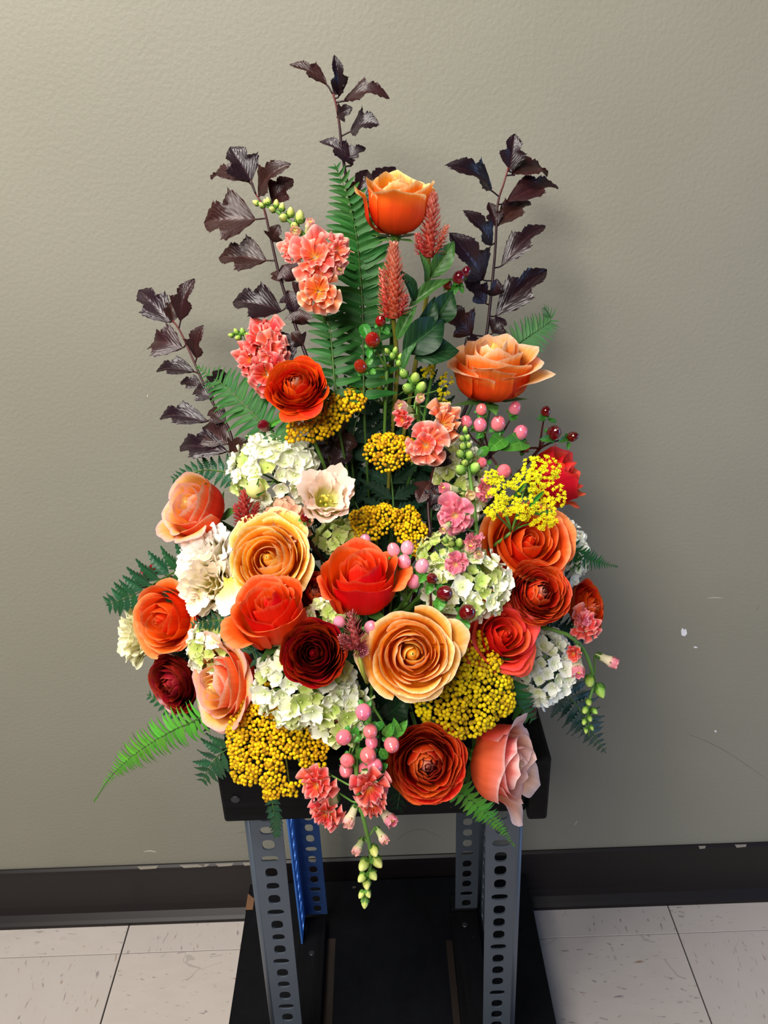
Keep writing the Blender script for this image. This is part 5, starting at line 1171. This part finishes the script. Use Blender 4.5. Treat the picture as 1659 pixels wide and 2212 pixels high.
# ------------------------------------------------------------------ ninebark branches
ninebark('dark ninebark branch at the very top of the arrangement', [(775, 560), (762, 460), (747, 380), (738, 317), (733, 268), (726, 226), (719, 203)],
  [(706, 182, 630, 142, 34, .9), (733, 208, 722, 123, 26, .5), (743, 218, 836, 214, 44, -.8), (729, 252, 760, 234, 26, .4), (757, 284, 816, 270, 50, -.6), (750, 341, 788, 321, 26, -.5), (763, 357, 694, 309, 34, .8), (722, 205, 745, 170, 22, .2), (760, 356, 768, 346, 8, 0), (765, 455, 792, 372, 44, .3, .01), (770, 460, 850, 368, 52, -.4, .015), (772, 500, 812, 430, 40, .3, .01)], 131, dY=.03)
ninebark('dark ninebark branch at the upper left behind the coral snapdragon', [(662, 770), (637, 700), (605, 600), (584, 509), (570, 450), (553, 420)],
  [(544, 392, 500, 322, 52, .2), (540, 392, 462, 389, 40, .9), (560, 424, 625, 358, 44, -.5), (588, 438, 631, 390, 42, -.2), (553, 474, 448, 481, 76, .25), (577, 563, 479, 558, 58, .5), (609, 673, 509, 655, 56, .5), (590, 522, 603, 487, 30, .2), (614, 572, 636, 604, 40, .3), (612, 610, 590, 590, 22, .5), (624, 628, 636, 672, 36, -.2), (648, 668, 652, 700, 42, .4), (645, 735, 606, 762, 46, .2), (640, 640, 660, 610, 30, .3), (655, 745, 630, 720, 30, .5)], 132)
ninebark('dark ninebark branch at the right above the wide-open rose', [(1040, 790), (1052, 716), (1061, 634), (1070, 537), (1075, 442), (1088, 397), (1098, 362)],
  [(1101, 367, 1111, 293, 38, .1), (1104, 378, 1176, 382, 42, -.9), (1061, 411, 966, 361, 44, .5), (1092, 440, 1199, 410, 42, -.6), (1072, 490, 1142, 442, 36, -.5), (1072, 490, 1056, 440, 26, .3), (1061, 531, 1002, 459, 34, .4), (1041, 606, 973, 509, 56, .2), (1083, 576, 1173, 494, 38, -.6), (1070, 685, 1175, 589, 48, -.3), (1049, 656, 1005, 606, 38, .5), (1018, 723, 961, 667, 50, .2), (1064, 720, 1090, 692, 34, -.3), (1060, 640, 1072, 604, 30, .8), (1036, 735, 1005, 750, 36, .2), (1108, 372, 1124, 328, 28, -.9)], 133, dY=.03)
ninebark('dark ninebark branch low at the left behind the green fern', [(520, 1010), (508, 982), (493, 924), (455, 862), (421, 786), (390, 717), (371, 690)],
  [(369, 698, 305, 631, 46, .2), (390, 694, 419, 607, 36, -.3), (396, 752, 336, 742, 52, .3), (425, 774, 439, 706, 36, -.6), (421, 803, 343, 802, 34, .9), (437, 835, 393, 826, 24, .6), (462, 859, 425, 842, 34, .3), (450, 911, 352, 905, 38, .8), (489, 912, 455, 888, 30, .3), (493, 976, 397, 965, 48, .6), (491, 960, 445, 924, 50, .2), (470, 840, 478, 800, 34, .3), (374, 696, 365, 655, 26, .9), (500, 985, 540, 955, 44, -.2)], 134)
ninebark('short curled ninebark twig in the shade left of the pale pink snapdragon', [(930, 1150), (925, 1090), (930, 1040), (940, 1000)],
  [(930, 1040, 905, 1085, 36, .4), (935, 1060, 978, 1108, 34, .8), (938, 1010, 960, 970, 34, .4), (932, 1090, 950, 1050, 30, -.5), (945, 1000, 915, 980, 28, .2)], 135, dY=.012)
ninebark('short ninebark twig in the dark gap beside the big white hydrangea', [(700, 1050), (715, 1000), (722, 960), (720, 930)],
  [(720, 960, 690, 985, 40, .3), (722, 950, 770, 960, 44, .2), (716, 1000, 760, 985, 40, -.3), (720, 930, 745, 905, 34, .3), (712, 1010, 676, 1000, 34, .4), (705, 940, 680, 960, 34, .3)], 136, dY=.045)

# ------------------------------------------------------------------ ferns
fern('tall green sword fern rising in the centre behind the celosia', [(786, 860), (785, 760), (783, 660), (778, 590), (771, 520), (762, 470), (748, 415), (723, 356)], [70, 78, 82, 84, 84, 78, 62, 40, 16], 141, M_FERN, 'pinna', 15, .22, 84, dY=.018, droop=.12)
fern('shorter sword fern beside the tall one at its left foot', [(724, 880), (722, 820), (716, 740), (708, 683), (698, 600)], [56, 58, 58, 52, 34, 12], 142, M_FERN, 'pinna', 15, .22, 82, dY=.004, droop=.12)
fern('green fern frond curving up at left beside the bright ranunculus', [(612, 958), (585, 930), (558, 906), (524, 872), (482, 831), (424, 791)], [64, 70, 74, 70, 52, 26, 8], 143, M_FERN, 'pinna', 13, .17, 74, dY=-.006, droop=.1)
fern('bright green fern frond reaching out at the lower left', [(452, 1540), (410, 1562), (379, 1575), (331, 1602), (280, 1638), (236, 1682), (204, 1732)], [46, 54, 58, 56, 46, 26, 12, 3], 144, M_FERNB, 'pinna', 14, .24, 70, dY=-.008, droop=.15)
fern('small green fern frond under the pale pink rose', [(965, 1685), (977, 1697), (1019, 1730), (1057, 1765), (1082, 1789), (1112, 1828)], [36, 42, 42, 34, 22, 12, 4], 145, M_FERNB, 'pinna', 13, .30, 62, dY=.006, droop=.1)
fern('narrow fern tip pointing right beside the right orange rose', [(1195, 1160), (1225, 1182), (1262, 1207), (1334, 1224)], [34, 38, 36, 26, 12, 4], 146, M_FERN, 'pinna', 10, .22, 66, dY=.004)
fern('pale soft fern frond against the wall behind the wide-open rose', [(1075, 775), (1105, 756), (1131, 735), (1165, 712), (1190, 690), (1174, 664)], [52, 56, 54, 46, 28, 10], 147, M_FERNP, 'pinnaplain', 8, .15, 66, dY=.06)
fern('dark leatherleaf fern at the far left beside the white blooms', [(420, 1222), (382, 1234), (340, 1256), (300, 1280), (230, 1308)], [76, 82, 74, 54, 26], 148, M_LEATH, 'lobed', 26, .50, 66, dY=-.004, cat='fern')
fern('dark leatherleaf fern tip above the far left coral rose', [(520, 1030), (496, 1022), (438, 1016), (376, 1036)], [46, 44, 36, 16], 149, M_LEATH, 'lobed', 15, .42, 62, dY=.004)
fern('bluish leatherleaf fern drooping at the right under the pink snapdragon', [(1165, 1440), (1205, 1480), (1250, 1530), (1275, 1575), (1308, 1626)], [84, 92, 80, 46, 14], 150, M_LEATHB, 'lobed', 24, .42, 52, dY=.012, droop=.2)
fern('leatherleaf tip hanging over the tray front below the left yarrow', [(582, 1690), (586, 1720), (593, 1760), (599, 1806)], [22, 26, 26, 14], 151, M_LEATH, 'lobed', 13, .60, 50, dY=-.012)
fern('dark leatherleaf fern left of the large golden yarrow', [(520, 1600), (495, 1615), (465, 1640), (437, 1688)], [66, 70, 52, 18], 152, M_LEATH, 'lobed', 22, .42, 62, dY=.004)
fern('glossy green leaflets between the big yarrow and the right hydrangea', [(1085, 1420), (1098, 1460), (1112, 1510), (1150, 1555)], [44, 58, 60, 44, 20], 153, M_FERN, 'pinna', 19, .26, 60, dY=-.002, droop=.2)
fern('dark leatherleaf sprig between orange rose and white hydrangea at left', [(520, 1345), (500, 1340), (470, 1340), (415, 1350)], [34, 34, 28, 12], 154, M_LEATH, 'lobed', 15, .45, 60, dY=-.010)
fern('small leatherleaf sprig over the coral rose petals', [(575, 1420), (555, 1425), (540, 1400), (505, 1392)], [24, 26, 24, 10], 155, M_LEATH, 'lobed', 14, .5, 60, dY=-.010)
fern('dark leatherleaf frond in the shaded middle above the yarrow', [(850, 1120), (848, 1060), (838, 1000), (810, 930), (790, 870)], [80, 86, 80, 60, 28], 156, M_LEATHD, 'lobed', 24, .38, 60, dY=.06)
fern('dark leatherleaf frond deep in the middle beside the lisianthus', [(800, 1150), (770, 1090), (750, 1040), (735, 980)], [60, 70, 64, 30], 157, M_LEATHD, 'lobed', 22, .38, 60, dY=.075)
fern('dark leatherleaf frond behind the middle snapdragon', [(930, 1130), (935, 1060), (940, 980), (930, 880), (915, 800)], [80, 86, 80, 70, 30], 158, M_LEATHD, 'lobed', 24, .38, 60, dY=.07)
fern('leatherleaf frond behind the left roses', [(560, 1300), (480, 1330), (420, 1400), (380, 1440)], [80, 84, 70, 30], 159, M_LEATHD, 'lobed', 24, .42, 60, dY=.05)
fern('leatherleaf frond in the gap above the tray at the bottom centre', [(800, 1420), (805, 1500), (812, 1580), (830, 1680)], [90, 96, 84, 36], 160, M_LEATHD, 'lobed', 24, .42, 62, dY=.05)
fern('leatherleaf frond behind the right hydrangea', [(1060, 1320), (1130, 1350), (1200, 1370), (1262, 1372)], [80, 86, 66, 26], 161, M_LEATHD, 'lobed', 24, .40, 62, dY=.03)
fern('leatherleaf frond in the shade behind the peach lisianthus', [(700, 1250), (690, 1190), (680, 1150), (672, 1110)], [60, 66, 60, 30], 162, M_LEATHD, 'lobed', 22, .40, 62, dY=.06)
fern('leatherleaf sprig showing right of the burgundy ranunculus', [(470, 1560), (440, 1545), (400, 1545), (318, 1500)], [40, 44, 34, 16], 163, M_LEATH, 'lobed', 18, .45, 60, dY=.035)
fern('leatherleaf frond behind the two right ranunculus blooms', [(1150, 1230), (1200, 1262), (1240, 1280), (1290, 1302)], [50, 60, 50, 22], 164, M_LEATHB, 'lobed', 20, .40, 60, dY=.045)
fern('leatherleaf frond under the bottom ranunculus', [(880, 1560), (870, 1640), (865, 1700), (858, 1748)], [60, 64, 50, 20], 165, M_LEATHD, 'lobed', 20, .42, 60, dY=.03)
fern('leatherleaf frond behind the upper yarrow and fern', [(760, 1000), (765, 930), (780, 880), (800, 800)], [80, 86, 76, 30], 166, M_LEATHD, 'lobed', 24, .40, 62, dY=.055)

fern('dark filler fern frond added in the hollow under the celosia stems', [(880, 1100), (885, 1030), (880, 950), (872, 860)], [86, 92, 84, 40], 167, M_LEATHD, 'lobed', 20, .46, 64, dY=.095)  # this and the next three: dark fronds added to shade the hollow
fern('dark filler fern frond added in the hollow right of the big white hydrangea', [(770, 1100), (740, 1030), (720, 960), (700, 900)], [86, 92, 84, 40], 168, M_LEATHD, 'lobed', 20, .46, 64, dY=.095)
fern('dark filler fern frond added in the hollow under the middle golden yarrow', [(850, 1190), (838, 1120), (815, 1060), (790, 1010)], [86, 92, 84, 40], 169, M_LEATHD, 'lobed', 20, .46, 64, dY=.09)
fern('dark filler fern frond added behind the pale pink snapdragon stem', [(960, 1180), (965, 1110), (955, 1040), (935, 980)], [80, 88, 84, 40], 170, M_LEATHD, 'lobed', 20, .46, 64, dY=.09)
def filler_leaves(label, specs, seed, dY):  # dark filler foliage, added to shade the gaps between the blooms
    b0 = P(specs[0][0], specs[0][1], dY); t = thing('filler_leaf_sprig', label, 'foliage', 'added dark filler sprigs deep in the arrangement', b0)
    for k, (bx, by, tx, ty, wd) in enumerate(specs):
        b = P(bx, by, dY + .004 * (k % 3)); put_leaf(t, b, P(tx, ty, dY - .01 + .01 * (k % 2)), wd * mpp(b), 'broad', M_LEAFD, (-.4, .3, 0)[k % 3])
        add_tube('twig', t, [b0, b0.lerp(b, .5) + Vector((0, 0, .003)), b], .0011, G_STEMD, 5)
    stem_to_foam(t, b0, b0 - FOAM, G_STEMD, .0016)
filler_leaves('added dark broad leaves in the hollow behind the celosia stems', [(885, 960, 930, 900, 60), (880, 900, 935, 850, 60), (895, 880, 850, 830, 56), (890, 920, 830, 900, 60), (885, 860, 910, 790, 50)], 171, .085)
filler_leaves('added dark broad leaves in the hollow between lisianthus and golden yarrow', [(770, 1080, 740, 1010, 64), (775, 1060, 830, 1010, 60), (765, 1020, 720, 960, 60), (770, 1000, 790, 930, 60), (780, 1100, 840, 1070, 56)], 172, .11)
filler_leaves('added dark broad leaves deep beside the tall white-green hydrangea', [(930, 1120, 900, 1050, 60), (935, 1100, 985, 1040, 60), (930, 1050, 890, 990, 60), (938, 1030, 960, 960, 56)], 173, .10)
filler_leaves('added dark broad leaves in the gap above the tray behind the hanging berries', [(820, 1560, 770, 1500, 60), (825, 1550, 880, 1500, 60), (820, 1590, 760, 1600, 60), (830, 1600, 880, 1600, 56), (820, 1620, 815, 1690, 60)], 174, .035)
